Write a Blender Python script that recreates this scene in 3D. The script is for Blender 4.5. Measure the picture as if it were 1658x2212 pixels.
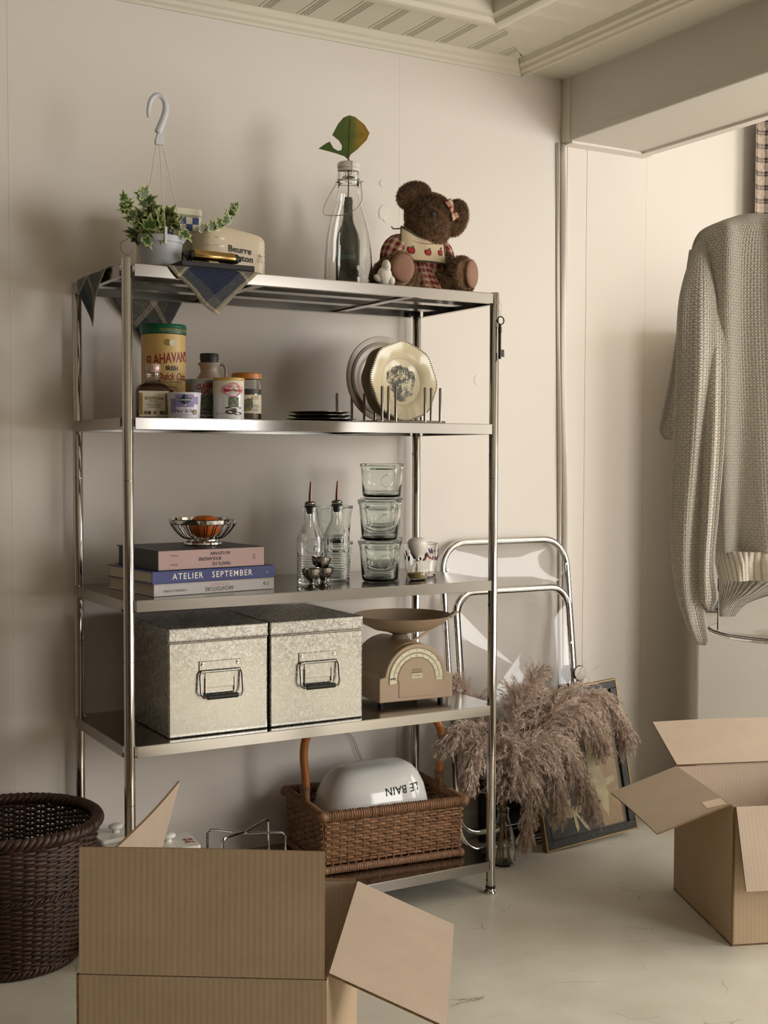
import bpy, math, random
import numpy as np
from mathutils import Vector, Matrix
random.seed(7); np.random.seed(7)
SC = bpy.context.scene
for o in list(bpy.data.objects): bpy.data.objects.remove(o)
COL = SC.collection
PI = math.pi
# ------------------------------------------------------------------ camera
CAM = Vector((-0.8517, -2.5587, 1.0971)); YAW, PITCH, ROLL = 0.523, -0.0439, 0.0031; FPX = 2703.1
_fw = Vector((math.sin(YAW)*math.cos(PITCH), math.cos(YAW)*math.cos(PITCH), math.sin(PITCH)))
_r0 = Vector((math.cos(YAW), -math.sin(YAW), 0)); _u0 = _r0.cross(_fw)
_rt = _r0*math.cos(ROLL) + _u0*math.sin(ROLL); _up = _u0*math.cos(ROLL) - _r0*math.sin(ROLL)
cd = bpy.data.cameras.new('camera'); cam = bpy.data.objects.new('camera', cd); COL.objects.link(cam)
cd.sensor_fit = 'VERTICAL'; cd.sensor_height = 36.0; cd.lens = FPX/2212*36.0; cd.clip_start = 0.02
M3 = Matrix((_rt, _up, -_fw)).transposed()
cam.matrix_world = Matrix.Translation(CAM) @ M3.to_4x4()
SC.camera = cam
def ray(u, v): return _fw + _rt*((u-829)/FPX) - _up*((v-1106)/FPX)
def on_z(u, v, z): d = ray(u, v); return CAM + d*((z-CAM.z)/d.z)
def on_y(u, v, y): d = ray(u, v); return CAM + d*((y-CAM.y)/d.y)
def at_d(u, v, s): return CAM + ray(u, v)*s
# ------------------------------------------------------------------ world, light, exposure
w = bpy.data.worlds.new('world'); SC.world = w; w.use_nodes = True
w.node_tree.nodes['Background'].inputs[0].default_value = (0.85, 0.88, 0.95, 1)
w.node_tree.nodes['Background'].inputs[1].default_value = 0.35
SC.view_settings.view_transform = 'Standard'; SC.view_settings.look = 'None'
SC.view_settings.gamma = 1.0; SC.view_settings.use_curve_mapping = False
SC.view_settings.exposure = -0.15
def area(name, loc, tgt, sx, sy, power, col):
    l = bpy.data.lights.new(name, 'AREA'); l.shape = 'RECTANGLE'; l.size = sx; l.size_y = sy
    l.energy = power; l.color = col
    o = bpy.data.objects.new(name, l); COL.objects.link(o); o.location = loc
    o.rotation_euler = (Vector(tgt)-Vector(loc)).to_track_quat('-Z', 'Y').to_euler()
    return o
# daylight entering by the two windows of the room (right wall, wall behind the photographer)
area('window_daylight', (3.16, -1.75, 1.28), (0.0, -1.75, 1.28), 1.8, 1.3, 70, (1.0, 0.965, 0.915))
area('rear_window_daylight', (2.2, -4.14, 1.3), (2.2, 0.0, 1.3), 1.1, 1.3, 58, (1.0, 0.965, 0.92))
sl = bpy.data.lights.new('sun', 'SUN'); sl.energy = 12.0; sl.angle = math.radians(3); sl.color = (1.0, 0.84, 0.62)
so = bpy.data.objects.new('sun', sl); COL.objects.link(so); so.location = (1.2, -6, 3)
so.rotation_euler = Vector((-0.25, 0.60, -0.56)).to_track_quat('-Z', 'Y').to_euler()

# ------------------------------------------------------------------ material helpers
def lin(h):
    h = h.lstrip('#'); c = [int(h[i:i+2], 16)/255 for i in (0, 2, 4)]
    return tuple(x/12.92 if x <= 0.04045 else ((x+0.055)/1.055)**2.4 for x in c) + (1,)
MATS = {}
class NT:
    def __init__(s, name):
        s.m = bpy.data.materials.new(name); s.m.use_nodes = True; s.t = s.m.node_tree; s.b = s.t.nodes['Principled BSDF']
        MATS[name] = s.m
    def n(s, typ, **kw):
        x = s.t.nodes.new('ShaderNode'+typ)
        for k, v in kw.items():
            if k.startswith('i_'):
                k2 = k[2:].replace('_', ' ')
                x.inputs[k2].default_value = v
            else: setattr(x, k, v)
        return x
    def l(s, a, b): s.t.links.new(a, b)
    def coord(s, kind='Object', scale=None):
        c = s.n('TexCoord').outputs[kind]
        if scale:
            m = s.n('Mapping'); m.inputs['Scale'].default_value = scale; s.l(c, m.inputs['Vector']); return m.outputs[0]
        return c
    def math(s, op, a, b=None, c=None):
        x = s.n('Math', operation=op)
        for i, v in enumerate((a, b, c)):
            if v is None: continue
            if isinstance(v, (int, float)): x.inputs[i].default_value = v
            else: s.l(v, x.inputs[i])
        return x.outputs[0]
    def mix(s, fac, a, b, blend='MIX'):
        x = s.n('MixRGB', blend_type=blend)
        for i, v in enumerate((fac, a, b)):
            if isinstance(v, (int, float)): x.inputs[i].default_value = v
            elif isinstance(v, (tuple, list)): x.inputs[i].default_value = v
            else: s.l(v, x.inputs[i])
        return x.outputs[0]
    def ramp(s, fac, stops, const=False):
        x = s.n('ValToRGB'); r = x.color_ramp
        if const: r.interpolation = 'CONSTANT'
        while len(r.elements) < len(stops): r.elements.new(0.5)
        for e, (p, c) in zip(r.elements, stops): e.position = p; e.color = c if len(c) == 4 else (*c, 1)
        s.l(fac, x.inputs[0]); return x.outputs[0]
    def noise(s, vec, scale, detail=3, rough=.5):
        x = s.n('TexNoise'); x.inputs['Scale'].default_value = scale; x.inputs['Detail'].default_value = detail; x.inputs['Roughness'].default_value = rough
        if vec is not None: s.l(vec, x.inputs['Vector'])
        return x.outputs['Fac']
    def bump(s, h, strength=.3, dist=.002):
        x = s.n('Bump'); x.inputs['Strength'].default_value = strength; x.inputs['Distance'].default_value = dist
        s.l(h, x.inputs['Height']); s.l(x.outputs[0], s.b.inputs['Normal'])
    def col(s, c):
        if isinstance(c, tuple): s.b.inputs['Base Color'].default_value = c
        else: s.l(c, s.b.inputs['Base Color'])
    def set(s, **kw):
        for k, v in kw.items(): s.b.inputs[k.replace('_', ' ')].default_value = v
def mat(name, color, rough=.5, metal=0, var=0, vscale=30, bump=0, bscale=120, **kw):
    if name in MATS: return MATS[name]
    t = NT(name); c = lin(color)
    t.set(Roughness=rough, Metallic=metal, **kw)
    vec = t.coord('Object') if (var or bump) else None
    if var:
        nf = t.noise(vec, vscale, 4)
        d = tuple(x*(1-var) for x in c[:3]) + (1,); e = tuple(min(1, x*(1+var)) for x in c[:3]) + (1,)
        t.col(t.ramp(nf, [(.3, d), (.7, e)]))
    else: t.col(c)
    if bump: t.bump(t.noise(vec, bscale, 3), bump, .002)
    return t.m
def glass(name, color='#ffffff', rough=0.0, ior=1.45):
    if name in MATS: return MATS[name]
    t = NT(name); t.col(lin(color)); t.set(Roughness=rough, IOR=ior); t.b.inputs['Transmission Weight'].default_value = 1.0
    return t.m
# ------------------------------------------------------------------ mesh helpers
class MB:
    def __init__(s): s.v = []; s.f = []; s.uv = []   # uv: per-vertex, optional
    def add(s, vs, fs, uvs=None):
        b = len(s.v); s.v += [tuple(q) for q in vs]; s.f += [tuple(i+b for i in f) for f in fs]
        s.uv += [tuple(q) for q in uvs] if uvs else [(0, 0)]*len(vs)
        return s
    def box(s, x0, x1, y0, y1, z0, z1, M=None):
        vs = [Vector((x, y, z)) for z in (z0, z1) for y in (y0, y1) for x in (x0, x1)]
        if M is not None: vs = [M @ q for q in vs]
        return s.add(vs, [(0, 2, 3, 1), (4, 5, 7, 6), (0, 1, 5, 4), (2, 6, 7, 3), (0, 4, 6, 2), (1, 3, 7, 5)])
    def lathe(s, prof, n=32, c=(0, 0, 0), sx=1, sy=1, M=None, wob=None):
        vs = []; fs = []; rings = []
        for k, (r, z) in enumerate(prof):
            if r < 1e-6: rings.append([len(vs)]); vs.append(Vector((c[0], c[1], c[2]+z)))
            else:
                st = len(vs); rings.append(list(range(st, st+n)))
                for i in range(n):
                    a = 2*PI*i/n; rr = r*(wob(a, k) if wob else 1)
                    vs.append(Vector((c[0]+rr*sx*math.cos(a), c[1]+rr*sy*math.sin(a), c[2]+z)))
        for a, b in zip(rings[:-1], rings[1:]):
            if len(a) == 1 and len(b) == 1: continue
            for i in range(n):
                j = (i+1) % n
                if len(a) == 1: fs.append((a[0], b[j], b[i]))
                elif len(b) == 1: fs.append((a[i], a[j], b[0]))
                else: fs.append((a[i], a[j], b[j], b[i]))
        if M is not None: vs = [M @ q for q in vs]
        return s.add(vs, fs)
    def tube(s, path, r, n=8, closed=False, cap=True, flat=None):
        P = [Vector(q) for q in path]; m = len(P)
        R = r if isinstance(r, (list, tuple)) else [r]*m
        T = []
        for i in range(m):
            if closed: t = P[(i+1) % m]-P[i-1]
            else: t = P[min(i+1, m-1)]-P[max(i-1, 0)]
            T.append(t.normalized() if t.length > 1e-9 else Vector((0, 0, 1)))
        ref = Vector((0, 0, 1)) if abs(T[0].z) < .9 else Vector((1, 0, 0))
        N = (ref - T[0]*ref.dot(T[0])).normalized(); vs = []; fs = []
        for i in range(m):
            N = (N - T[i]*N.dot(T[i]))
            N = N.normalized() if N.length > 1e-6 else T[i].orthogonal().normalized()
            B = T[i].cross(N)
            for k in range(n):
                a = 2*PI*k/n; q = N*math.cos(a) + B*math.sin(a)*(flat if flat else 1)
                vs.append(P[i]+q*R[i])
        for i in range(m if closed else m-1):
            j = (i+1) % m
            for k in range(n):
                l = (k+1) % n; fs.append((i*n+k, i*n+l, j*n+l, j*n+k))
        if cap and not closed: fs.append(tuple(range(n-1, -1, -1))); fs.append(tuple((m-1)*n+k for k in range(n)))
        return s.add(vs, fs)
    def prism(s, poly, d0, d1, f=None):
        # polygon in (a,b), extruded d0..d1; f maps (a,b,d) to a point
        f = f or (lambda a, b, d: (a, d, b)); n = len(poly)
        vs = [f(a, b, d0) for a, b in poly]+[f(a, b, d1) for a, b in poly]
        fs = [tuple(range(n-1, -1, -1)), tuple(range(n, 2*n))]+[(i, (i+1) % n, n+(i+1) % n, n+i) for i in range(n)]
        return s.add(vs, fs)
    def grid(s, nu, nv, fn, uv=None, cu=False, cv=False):
        vs = []; uvs = []
        for j in range(nv):
            for i in range(nu):
                a = i/(nu if cu else nu-1); b = j/(nv if cv else nv-1)
                vs.append(fn(a, b)); uvs.append(uv(a, b) if uv else (a, b))
        fs = []
        for j in range(nv if cv else nv-1):
            for i in range(nu if cu else nu-1):
                i2 = (i+1) % nu; j2 = (j+1) % nv
                fs.append((j*nu+i, j*nu+i2, j2*nu+i2, j2*nu+i))
        return s.add(vs, fs, uvs)
    def sphere(s, c, r, n=20, m=12, M=None):
        r = r if isinstance(r, (tuple, list)) else (r, r, r)
        pr = [(math.sin(PI*k/m), -math.cos(PI*k/m)) for k in range(m+1)]
        pr[0] = (0, -1); pr[-1] = (0, 1)
        t = MB().lathe(pr, n)
        vs = [Vector((q[0]*r[0], q[1]*r[1], q[2]*r[2])) for q in t.v]
        if M is not None: vs = [M @ q for q in vs]
        return s.add([q+Vector(c) for q in vs], t.f)
    def xf(s, M): s.v = [tuple(M @ Vector(q)) for q in s.v]; return s
    def build(s, name, m, parent=None, smooth=40, bevel=0, solid=0, sub=0):
        me = bpy.data.meshes.new(name); me.from_pydata(s.v, [], s.f)
        if any(q != (0, 0) for q in s.uv):
            ul = me.uv_layers.new(name='UVMap'); li = np.empty(len(me.loops), dtype=np.int32)
            me.loops.foreach_get('vertex_index', li); ul.data.foreach_set('uv', np.array(s.uv, dtype=np.float32)[li].ravel())
        me.materials.append(MATS[m] if isinstance(m, str) else m); me.update()
        if smooth:
            me.polygons.foreach_set('use_smooth', [True]*len(me.polygons))
            if smooth < 180: me.set_sharp_from_angle(angle=math.radians(smooth))
        o = bpy.data.objects.new(name, me); COL.objects.link(o)
        if parent is not None: o.parent = parent
        if solid: q = o.modifiers.new('solid', 'SOLIDIFY'); q.thickness = solid; q.offset = 0
        if sub: q = o.modifiers.new('sub', 'SUBSURF'); q.levels = sub; q.render_levels = sub
        if bevel: q = o.modifiers.new('bevel', 'BEVEL'); q.width = bevel; q.segments = 2; q.limit_method = 'ANGLE'; q.angle_limit = .7
        return o
def tag(o, label, cat, group=None):
    o['label'] = label; o['category'] = cat
    if group: o['group'] = group
    return o
def thing(name, label, cat, loc=(0, 0, 0), rz=0, group=None):
    o = bpy.data.objects.new(name, None); COL.objects.link(o); o.empty_display_size = .02
    o.location = loc; o.rotation_euler = (0, 0, rz); return tag(o, label, cat, group)
def struct(o): o['kind'] = 'structure'; return o
def stuff(o): o['kind'] = 'stuff'; return o
def rrect(w, h, r, n=5, cx=0, cy=0):
    pts = []
    for qx, qy, a0 in ((w/2-r, -h/2+r, -PI/2), (w/2-r, h/2-r, 0), (-w/2+r, h/2-r, PI/2), (-w/2+r, -h/2+r, PI)):
        for k in range(n+1):
            a = a0+PI/2*k/n; pts.append((cx+qx+r*math.cos(a), cy+qy+r*math.sin(a)))
    return pts
def catmull(pts, n=8, closed=False):
    P = [Vector(p) for p in pts]; m = len(P); out = []
    for i in range(m if closed else m-1):
        p0 = P[i-1] if (closed or i > 0) else P[i]*2-P[i+1]
        p1 = P[i]; p2 = P[(i+1) % m]
        p3 = P[(i+2) % m] if (closed or i+2 < m) else p2*2-p1
        for k in range(n):
            t = k/n; out.append(.5*((2*p1)+(p2-p0)*t+(2*p0-5*p1+4*p2-p3)*t*t+(3*p1-p0-3*p2+p3)*t**3))
    if not closed: out.append(P[-1])
    return out
# lettering: built-in font outline turned into a thin mesh that follows the surface it is printed on
def lettering(s, m, parent, size, mapper, align='CENTER', shear=0, bold=0, space=1, sx=1, name='lettering'):
    cu = bpy.data.curves.new('t', 'FONT'); cu.body = s; cu.size = size; cu.align_x = align; cu.align_y = 'CENTER'
    cu.shear = shear; cu.offset = bold; cu.space_character = space; cu.resolution_u = 2
    o = bpy.data.objects.new('t', cu); COL.objects.link(o)
    dg = bpy.context.evaluated_depsgraph_get(); dg.update(); me = o.evaluated_get(dg).to_mesh()
    vs = [mapper(q.co.x*sx, q.co.y) for q in me.vertices]; fs = [tuple(q.vertices) for q in me.polygons]
    o.evaluated_get(dg).to_mesh_clear(); bpy.data.objects.remove(o); bpy.data.curves.remove(cu)
    return MB().add(vs, fs).build(name, m, parent, smooth=0)
def cyl_map(r, a0, z0, c=(0, 0), eps=.0005):
    return lambda x, y: (c[0]+(r+eps)*math.cos(a0+x/r), c[1]+(r+eps)*math.sin(a0+x/r), z0+y)
def face_cam(x, y): return math.atan2(CAM.y-y, CAM.x-x)
def patch(r, a0, w, z0, h, eps=.0004, n=16, r2=None, c=(0, 0)):
    # rectangular print around a cylinder or cone
    r2 = r if r2 is None else r2
    def fn(a, b):
        rr = r+(r2-r)*b+eps; an = a0+(a-.5)*w/r
        return (c[0]+rr*math.cos(an), c[1]+rr*math.sin(an), z0+h*b)
    return MB().grid(n, 4, fn)
def disc_patch(mapper, pts): return MB().add([mapper(a, b) for a, b in pts], [tuple(range(len(pts)))])
# ------------------------------------------------------------------ materials
def m_wall(name, c, var=.025):
    t = NT(name); v = t.coord('Object'); a = t.noise(v, 1.6, 5); cc = lin(c)
    t.col(t.ramp(a, [(.25, tuple(x*(1-var) for x in cc[:3])), (.75, tuple(min(1, x*(1+var)) for x in cc[:3]))]))
    t.set(Roughness=.75); t.bump(t.noise(v, 420, 2), .12, .001)
m_wall('wallpaper', '#e0d9d1'); m_wall('ceiling_paint', '#d6d1c2'); m_wall('beam_paint', '#cec9bf'); m_wall('trim_paint', '#d9d3c4', .05)
def m_floor():
    t = NT('floor_vinyl'); v = t.coord('Object'); n1 = t.noise(v, 2.2, 6, .6); n2 = t.noise(v, 9, 6, .65)
    base = t.ramp(n1, [(.3, lin('#cfcabb')), (.55, lin('#dad6ca')), (.8, lin('#e2dfd5'))])
    mp = t.n('Mapping'); mp.inputs['Scale'].default_value = (1, 2.2, 1); mp.inputs['Rotation'].default_value = (0, 0, .5)
    dist = t.n('TexNoise'); dist.inputs['Scale'].default_value = 3; dist.inputs['Detail'].default_value = 6; t.l(v, dist.inputs['Vector'])
    add = t.mix(.22, v, dist.outputs['Color'], 'ADD'); t.l(add, mp.inputs['Vector'])
    vo = t.n('TexVoronoi', feature='DISTANCE_TO_EDGE'); vo.inputs['Scale'].default_value = 4.5; t.l(mp.outputs[0], vo.inputs['Vector'])
    line = t.ramp(vo.outputs['Distance'], [(.0, (1, 1, 1)), (.009, (0, 0, 0))])
    mask = t.ramp(t.noise(v, 7.0, 3), [(.55, (0, 0, 0)), (.64, (1, 1, 1))])
    fac = t.math('MULTIPLY', line, mask); fac = t.math('MULTIPLY', fac, .75)
    c = t.mix(.25, base, t.ramp(n2, [(.3, lin('#b9b3a4')), (.7, lin('#e4e0d6'))]))
    t.col(t.mix(fac, c, lin('#6d5c4c'))); t.set(Roughness=.38); t.bump(n2, .05, .002)
m_floor()
mat('steel_post', '#bcb9b4', .09, 1.0); mat('steel_plate', '#a6a39e', .17, 1.0); mat('chrome', '#d8d8d6', .06, 1.0); mat('chrome_dark', '#8d8984', .14, 1.0)
mat('steel_wire', '#c8c5c0', .15, 1.0); mat('pewter', '#7d7a70', .28, 1.0); mat('black_rubber', '#191817', .55); mat('black_metal', '#141312', .45, .3)
mat('brass', '#a98a55', .22, 1.0, var=.15, vscale=40); mat('gold_paint', '#8d7448', .4, .5)
def m_galv():
    t = NT('galvanized'); v = t.coord('Object'); vo = t.n('TexVoronoi'); vo.inputs['Scale'].default_value = 240
    ds = t.n('TexNoise'); ds.inputs['Scale'].default_value = 60; ds.inputs['Detail'].default_value = 3; t.l(v, ds.inputs['Vector'])
    t.l(t.mix(.02, v, ds.outputs['Color'], 'ADD'), vo.inputs['Vector'])
    g = t.n('RGBToBW'); t.l(vo.outputs['Color'], g.inputs[0])
    t.col(t.ramp(g.outputs[0], [(.1, lin('#9c9b96')), (.5, lin('#aaa9a3')), (.9, lin('#bcbbb4'))]))
    t.l(t.ramp(g.outputs[0], [(.1, (.20,)*3), (.9, (.34,)*3)]), t.b.inputs['Roughness']); t.set(Metallic=.92)
    t.bump(g.outputs[0], .06, .0005)
m_galv()
def m_card(name, c, axis, strength=.35):
    t = NT(name); v = t.coord('UV'); sp = t.n('SeparateXYZ'); t.l(v, sp.inputs[0]); x = sp.outputs[axis]
    wv = t.math('SINE', t.math('MULTIPLY', x, 2*PI/.0095)); ob = t.coord('Object'); nn = t.noise(ob, 14, 5); fn = t.noise(ob, 260, 2)
    cc = lin(c); col = t.ramp(nn, [(.25, tuple(q*.93 for q in cc[:3])), (.75, tuple(min(1, q*1.05) for q in cc[:3]))])
    col = t.mix(.03, col, t.ramp(wv, [(0, (0, 0, 0)), (1, (1, 1, 1))]), 'OVERLAY'); t.col(t.mix(.08, col, fn, 'OVERLAY'))
    t.set(Roughness=.72); b = t.math('ADD', t.math('MULTIPLY', wv, .5), t.math('MULTIPLY', fn, .3)); t.bump(b, strength, .0012)
m_card('cardboard', '#bba486', 0, .12); m_card('cardboard_inside', '#bdaa97', 0, .05); mat('cardboard_edge', '#7d6242', .8, var=.4, vscale=300)
mat('wicker_brown', '#8f6a4d', .5, var=.35, vscale=45); mat('wicker_dark', '#3d2619', .5, var=.45, vscale=45); mat('cane', '#a8642a', .35, var=.2, vscale=20)
mat('wrap_brown', '#856147', .5, var=.35, vscale=90)
glass('clear_glass', '#fdfefd'); glass('jar_glass', '#fafdfb'); glass('acrylic_thin', '#fcfcfc', 0, 1.12); glass('acrylic', '#f7f7f7', 0, 1.3); glass('tint_green', '#6fa387'); glass('sand_white_glass', '#ffffff', .35)
mat('porcelain', '#e6e2d9', .12); mat('white_enamel', '#dfdfdc', .1); mat('cream_ceramic', '#d8c8ae', .22, var=.05, vscale=12)
mat('pot_grey', '#b4b6ba', .45); mat('white_plastic', '#c3c6cb', .4); mat('soil', '#241b14', .9, bump=.8, bscale=200)
mat('string', '#d6cdbb', .7); mat('stem_green', '#4a3a24', .6); mat('ink', '#16150f', .6); mat('ink_blue', '#1d2c66', .5)
mat('tin_cream', '#cfcab0', .4, var=.05, vscale=20); mat('tin_blue', '#27407c', .4); mat('lid_green', '#0f5c3f', .4); mat('oat_yellow', '#cfae68', .45, var=.06, vscale=20)
mat('print_red', '#8c1c22', .5); mat('print_dark', '#2b211b', .5); mat('print_white', '#eeeae0', .5); mat('bowl_dark', '#23332c', .5); mat('oat_grain', '#cbb88c', .6, var=.25, vscale=300)
mat('amber', '#3a1f0e', .12, var=.1); mat('paper_label', '#d6cdb6', .6, var=.06, vscale=60); mat('cap_pink', '#b89b90', .3, .4); mat('spout_brown', '#7d5f52', .2, .8); mat('label_gold', '#8f7436', .5, var=.4, vscale=90)
mat('can_grey', '#a9a8a8', .35, .3); mat('salt_white', '#c6c3cc', .4); mat('lavender', '#7d719f', .5); mat('navy_diamond', '#22323f', .4)
mat('can_white', '#d4d4d6', .3, .15); mat('lid_yellow', '#b99a4c', .4); mat('pink_label', '#d88fa6', .5); mat('jug_beige', '#a5948a', .45); mat('cap_black', '#262322', .5)
mat('lid_orange', '#b5702a', .4); mat('jam', '#4a2411', .2); mat('engraving', '#24261f', .5, var=.5, vscale=70)
mat('print_grey', '#4c4c46', .5); mat('print_art', '#5c6250', .6, var=.7, vscale=120)
mat('plate_cream', '#dccfae', .16, var=.05, vscale=14); mat('plate_rose', '#b8a798', .25, var=.04, vscale=14); mat('plate_green', '#9a9078', .2)
mat('book_pink', '#b39592', .6); mat('book_black', '#201f1d', .45); mat('book_blue', '#14216c', .35); mat('book_grey', '#b9b5b2', .5); mat('paper', '#d2c9b6', .8)
def m_pages():
    t = NT('page_edges'); z = t.n('SeparateXYZ'); t.l(t.coord('Object'), z.inputs[0])
    wv = t.math('SINE', t.math('MULTIPLY', z.outputs[2], 2600)); t.col(t.mix(.35, lin('#c8bda8'), t.ramp(wv, [(0, lin('#8d8474')), (1, lin('#d8cfbc'))]))); t.set(Roughness=.8)
m_pages()
mat('orange_skin', '#c8641a', .45, bump=.35, bscale=260); mat('stem_brown', '#5b4a24', .7)
mat('scale_tan', '#ab957b', .45, var=.03, vscale=15); mat('scale_dial', '#ddd6b8', .5); mat('scale_grey', '#8c7f6c', .5)
def m_fur(name, a, b):
    t = NT(name); v = t.coord('Object'); t.col(t.ramp(t.noise(v, 70, 3), [(.3, lin(a)), (.7, lin(b))])); t.set(Roughness=.8); t.b.inputs['Sheen Weight'].default_value = .2
m_fur('bear_fur', '#7a5c40', '#a98561'); m_fur('plume_hair', '#b39c8d', '#e2cfc0'); mat('foot_pad', '#8f6a57', .8, bump=.3, bscale=300); mat('plume_core', '#7d6555', .9)
mat('bib_cream', '#cbb898', .85, var=.06, vscale=25, bump=.3, bscale=400); mat('olive_trim', '#4f4a30', .8); mat('apple_red', '#a52a2c', .8, var=.25, vscale=120); mat('apple_edge', '#5f1216', .8); mat('leaf_olive', '#4c5130', .8)
def m_check(name, stops_u, stops_v, scale, rough=.85, bump=.3):
    t = NT(name); sp = t.n('SeparateXYZ'); t.l(t.coord('UV'), sp.inputs[0])
    fu = t.math('FRACT', t.math('MULTIPLY', sp.outputs[0], scale)); fv = t.math('FRACT', t.math('MULTIPLY', sp.outputs[1], scale))
    cu = t.ramp(fu, stops_u, True); cv = t.ramp(fv, stops_v, True)
    # weave: warp or weft on top
    th = 1/.0016
    w1 = t.math('SINE', t.math('MULTIPLY', sp.outputs[0], th*2)); w2 = t.math('SINE', t.math('MULTIPLY', sp.outputs[1], th*2))
    ob = t.noise(t.coord('UV', (60, 700, 1)), 1, 3); ob2 = t.noise(t.coord('UV', (700, 60, 1)), 1, 3)
    c = t.mix(.5, cu, cv); c = t.mix(.45, c, t.mix(ob, cu, cv)); c = t.mix(.35, c, t.ramp(ob2, [(.35, (0, 0, 0)), (.65, (1, 1, 1))]), 'OVERLAY')
    t.col(c); t.set(Roughness=rough); t.bump(t.math('ADD', w1, w2), bump, .0006); return t.m
B = lin; 
m_check('plaid_cloth', [(0, B('#a79b80')), (.05, B('#4c4d48')), (.17, B('#101835')), (.58, B('#a89f88')), (.62, B('#5f5b4f'))],
        [(0, B('#a79b80')), (.05, B('#43453f')), (.17, B('#111a38')), (.58, B('#a89f88')), (.62, B('#7b7464'))], 5.5)
m_check('gingham', [(0, B('#6d1218')), (.55, B('#c0a48a'))], [(0, B('#74161b')), (.55, B('#b99c82'))], 50)
m_check('curtain_plaid', [(0, B('#b8a797')), (.46, B('#1d1a22')), (.60, B('#6e5d58')), (.68, B('#14131a')), (.78, B('#b8a797'))],
        [(0, B('#b8a797')), (.50, B('#221d25')), (.62, B('#8a7a70')), (.70, B('#15141b')), (.86, B('#b8a797'))], 23)
def m_knit(name, c, sx, sy, strength):
    t = NT(name); sp = t.n('SeparateXYZ'); t.l(t.coord('UV'), sp.inputs[0])
    y = t.math('MULTIPLY', sp.outputs[1], sy); row = t.math('FLOOR', y)
    x = t.math('ADD', t.math('MULTIPLY', sp.outputs[0], sx), t.math('MULTIPLY', row, .5))
    fx = t.math('ABSOLUTE', t.math('SUBTRACT', t.math('FRACT', x), .5)); fy = t.math('FRACT', t.math('ADD', y, t.math('MULTIPLY', fx, 1.1)))
    h1 = t.math('SINE', t.math('MULTIPLY', fy, PI)); h2 = t.math('SINE', t.math('MULTIPLY', t.math('FRACT', t.math('MULTIPLY', x, 2.0)), PI))
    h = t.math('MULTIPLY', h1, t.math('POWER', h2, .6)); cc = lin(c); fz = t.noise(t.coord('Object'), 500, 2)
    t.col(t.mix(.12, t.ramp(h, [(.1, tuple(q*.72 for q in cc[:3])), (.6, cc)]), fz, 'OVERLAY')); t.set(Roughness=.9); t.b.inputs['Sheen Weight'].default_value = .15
    t.bump(h, strength, .004)
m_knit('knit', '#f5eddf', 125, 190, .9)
def m_rib(name, c, sx):
    t = NT(name); sp = t.n('SeparateXYZ'); t.l(t.coord('UV'), sp.inputs[0])
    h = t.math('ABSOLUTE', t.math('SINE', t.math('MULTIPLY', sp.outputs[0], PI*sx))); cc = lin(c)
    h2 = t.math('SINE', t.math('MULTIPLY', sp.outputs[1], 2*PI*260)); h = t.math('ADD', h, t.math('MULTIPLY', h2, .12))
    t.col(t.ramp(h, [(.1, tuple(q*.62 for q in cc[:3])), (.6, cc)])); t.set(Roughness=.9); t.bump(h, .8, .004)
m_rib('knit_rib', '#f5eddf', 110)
def m_leaf(name, a, b, c):
    t = NT(name); sp = t.n('SeparateXYZ'); t.l(t.coord('UV'), sp.inputs[0]); n = t.noise(t.coord('Object'), 55, 4)
    f = t.math('ADD', sp.outputs[0], t.math('MULTIPLY', t.math('SUBTRACT', n, .5), .9))
    t.col(t.ramp(f, [(.35, lin(a)), (.62, lin(b)), (.82, lin(c))])); t.set(Roughness=.4); t.b.inputs['Subsurface Weight'].default_value = 0
m_leaf('ivy_leaf', '#3a5020', '#5d7434', '#b3b882')
def m_monstera():
    t = NT('monstera'); v = t.coord('Object'); sp = t.n('SeparateXYZ'); t.l(v, sp.inputs[0]); n = t.noise(v, 26, 4)
    f = t.math('ADD', t.math('MULTIPLY', sp.outputs[0], 9), t.math('MULTIPLY', n, .75))
    t.col(t.ramp(f, [(.3, lin('#3c4a14')), (.5, lin('#4c5216')), (.72, lin('#7d6218')), (.95, lin('#5f4010'))])); t.set(Roughness=.7); t.b.inputs['Specular IOR Level'].default_value = .2
m_monstera()
mat('bottle_green', '#1c2415', .08); mat('label_black', '#16181a', .5, var=.3, vscale=60); mat('white_seal', '#d9d3c8', .5)
mat('plaster', '#ddd8cc', .7, bump=.5, bscale=250); mat('peeled', '#e4dfd4', .9, bump=.6, bscale=90); mat('panel_wood', '#6a5747', .55, var=.2, vscale=3)
mat('frame_dark', '#191712', .5, var=.5, vscale=120, bump=.5, bscale=150); mat('frame_wood', '#1f1a16', .5)
mat('pic_dark', '#5a5142', .35, var=.1); mat('pic_cream', '#a89b78', .4, var=.2, vscale=30); mat('pic_brown', '#937c5c', .4, var=.2, vscale=30); mat('pic_black', '#26231d', .35)
mat('straw', '#8f6f3e', .7, var=.25, vscale=60); mat('appliance_white', '#d5d1c9', .4); mat('panel_grey', '#8f908c', .4, .2)
mat('red_ornament', '#8d3a2c', .5); mat('cord', '#cfc9bb', .6); mat('dish_glass', '#6e6a5f', .15); mat('stone', '#2c2623', .4)
mat('sand', '#b59a62', .9)
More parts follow.
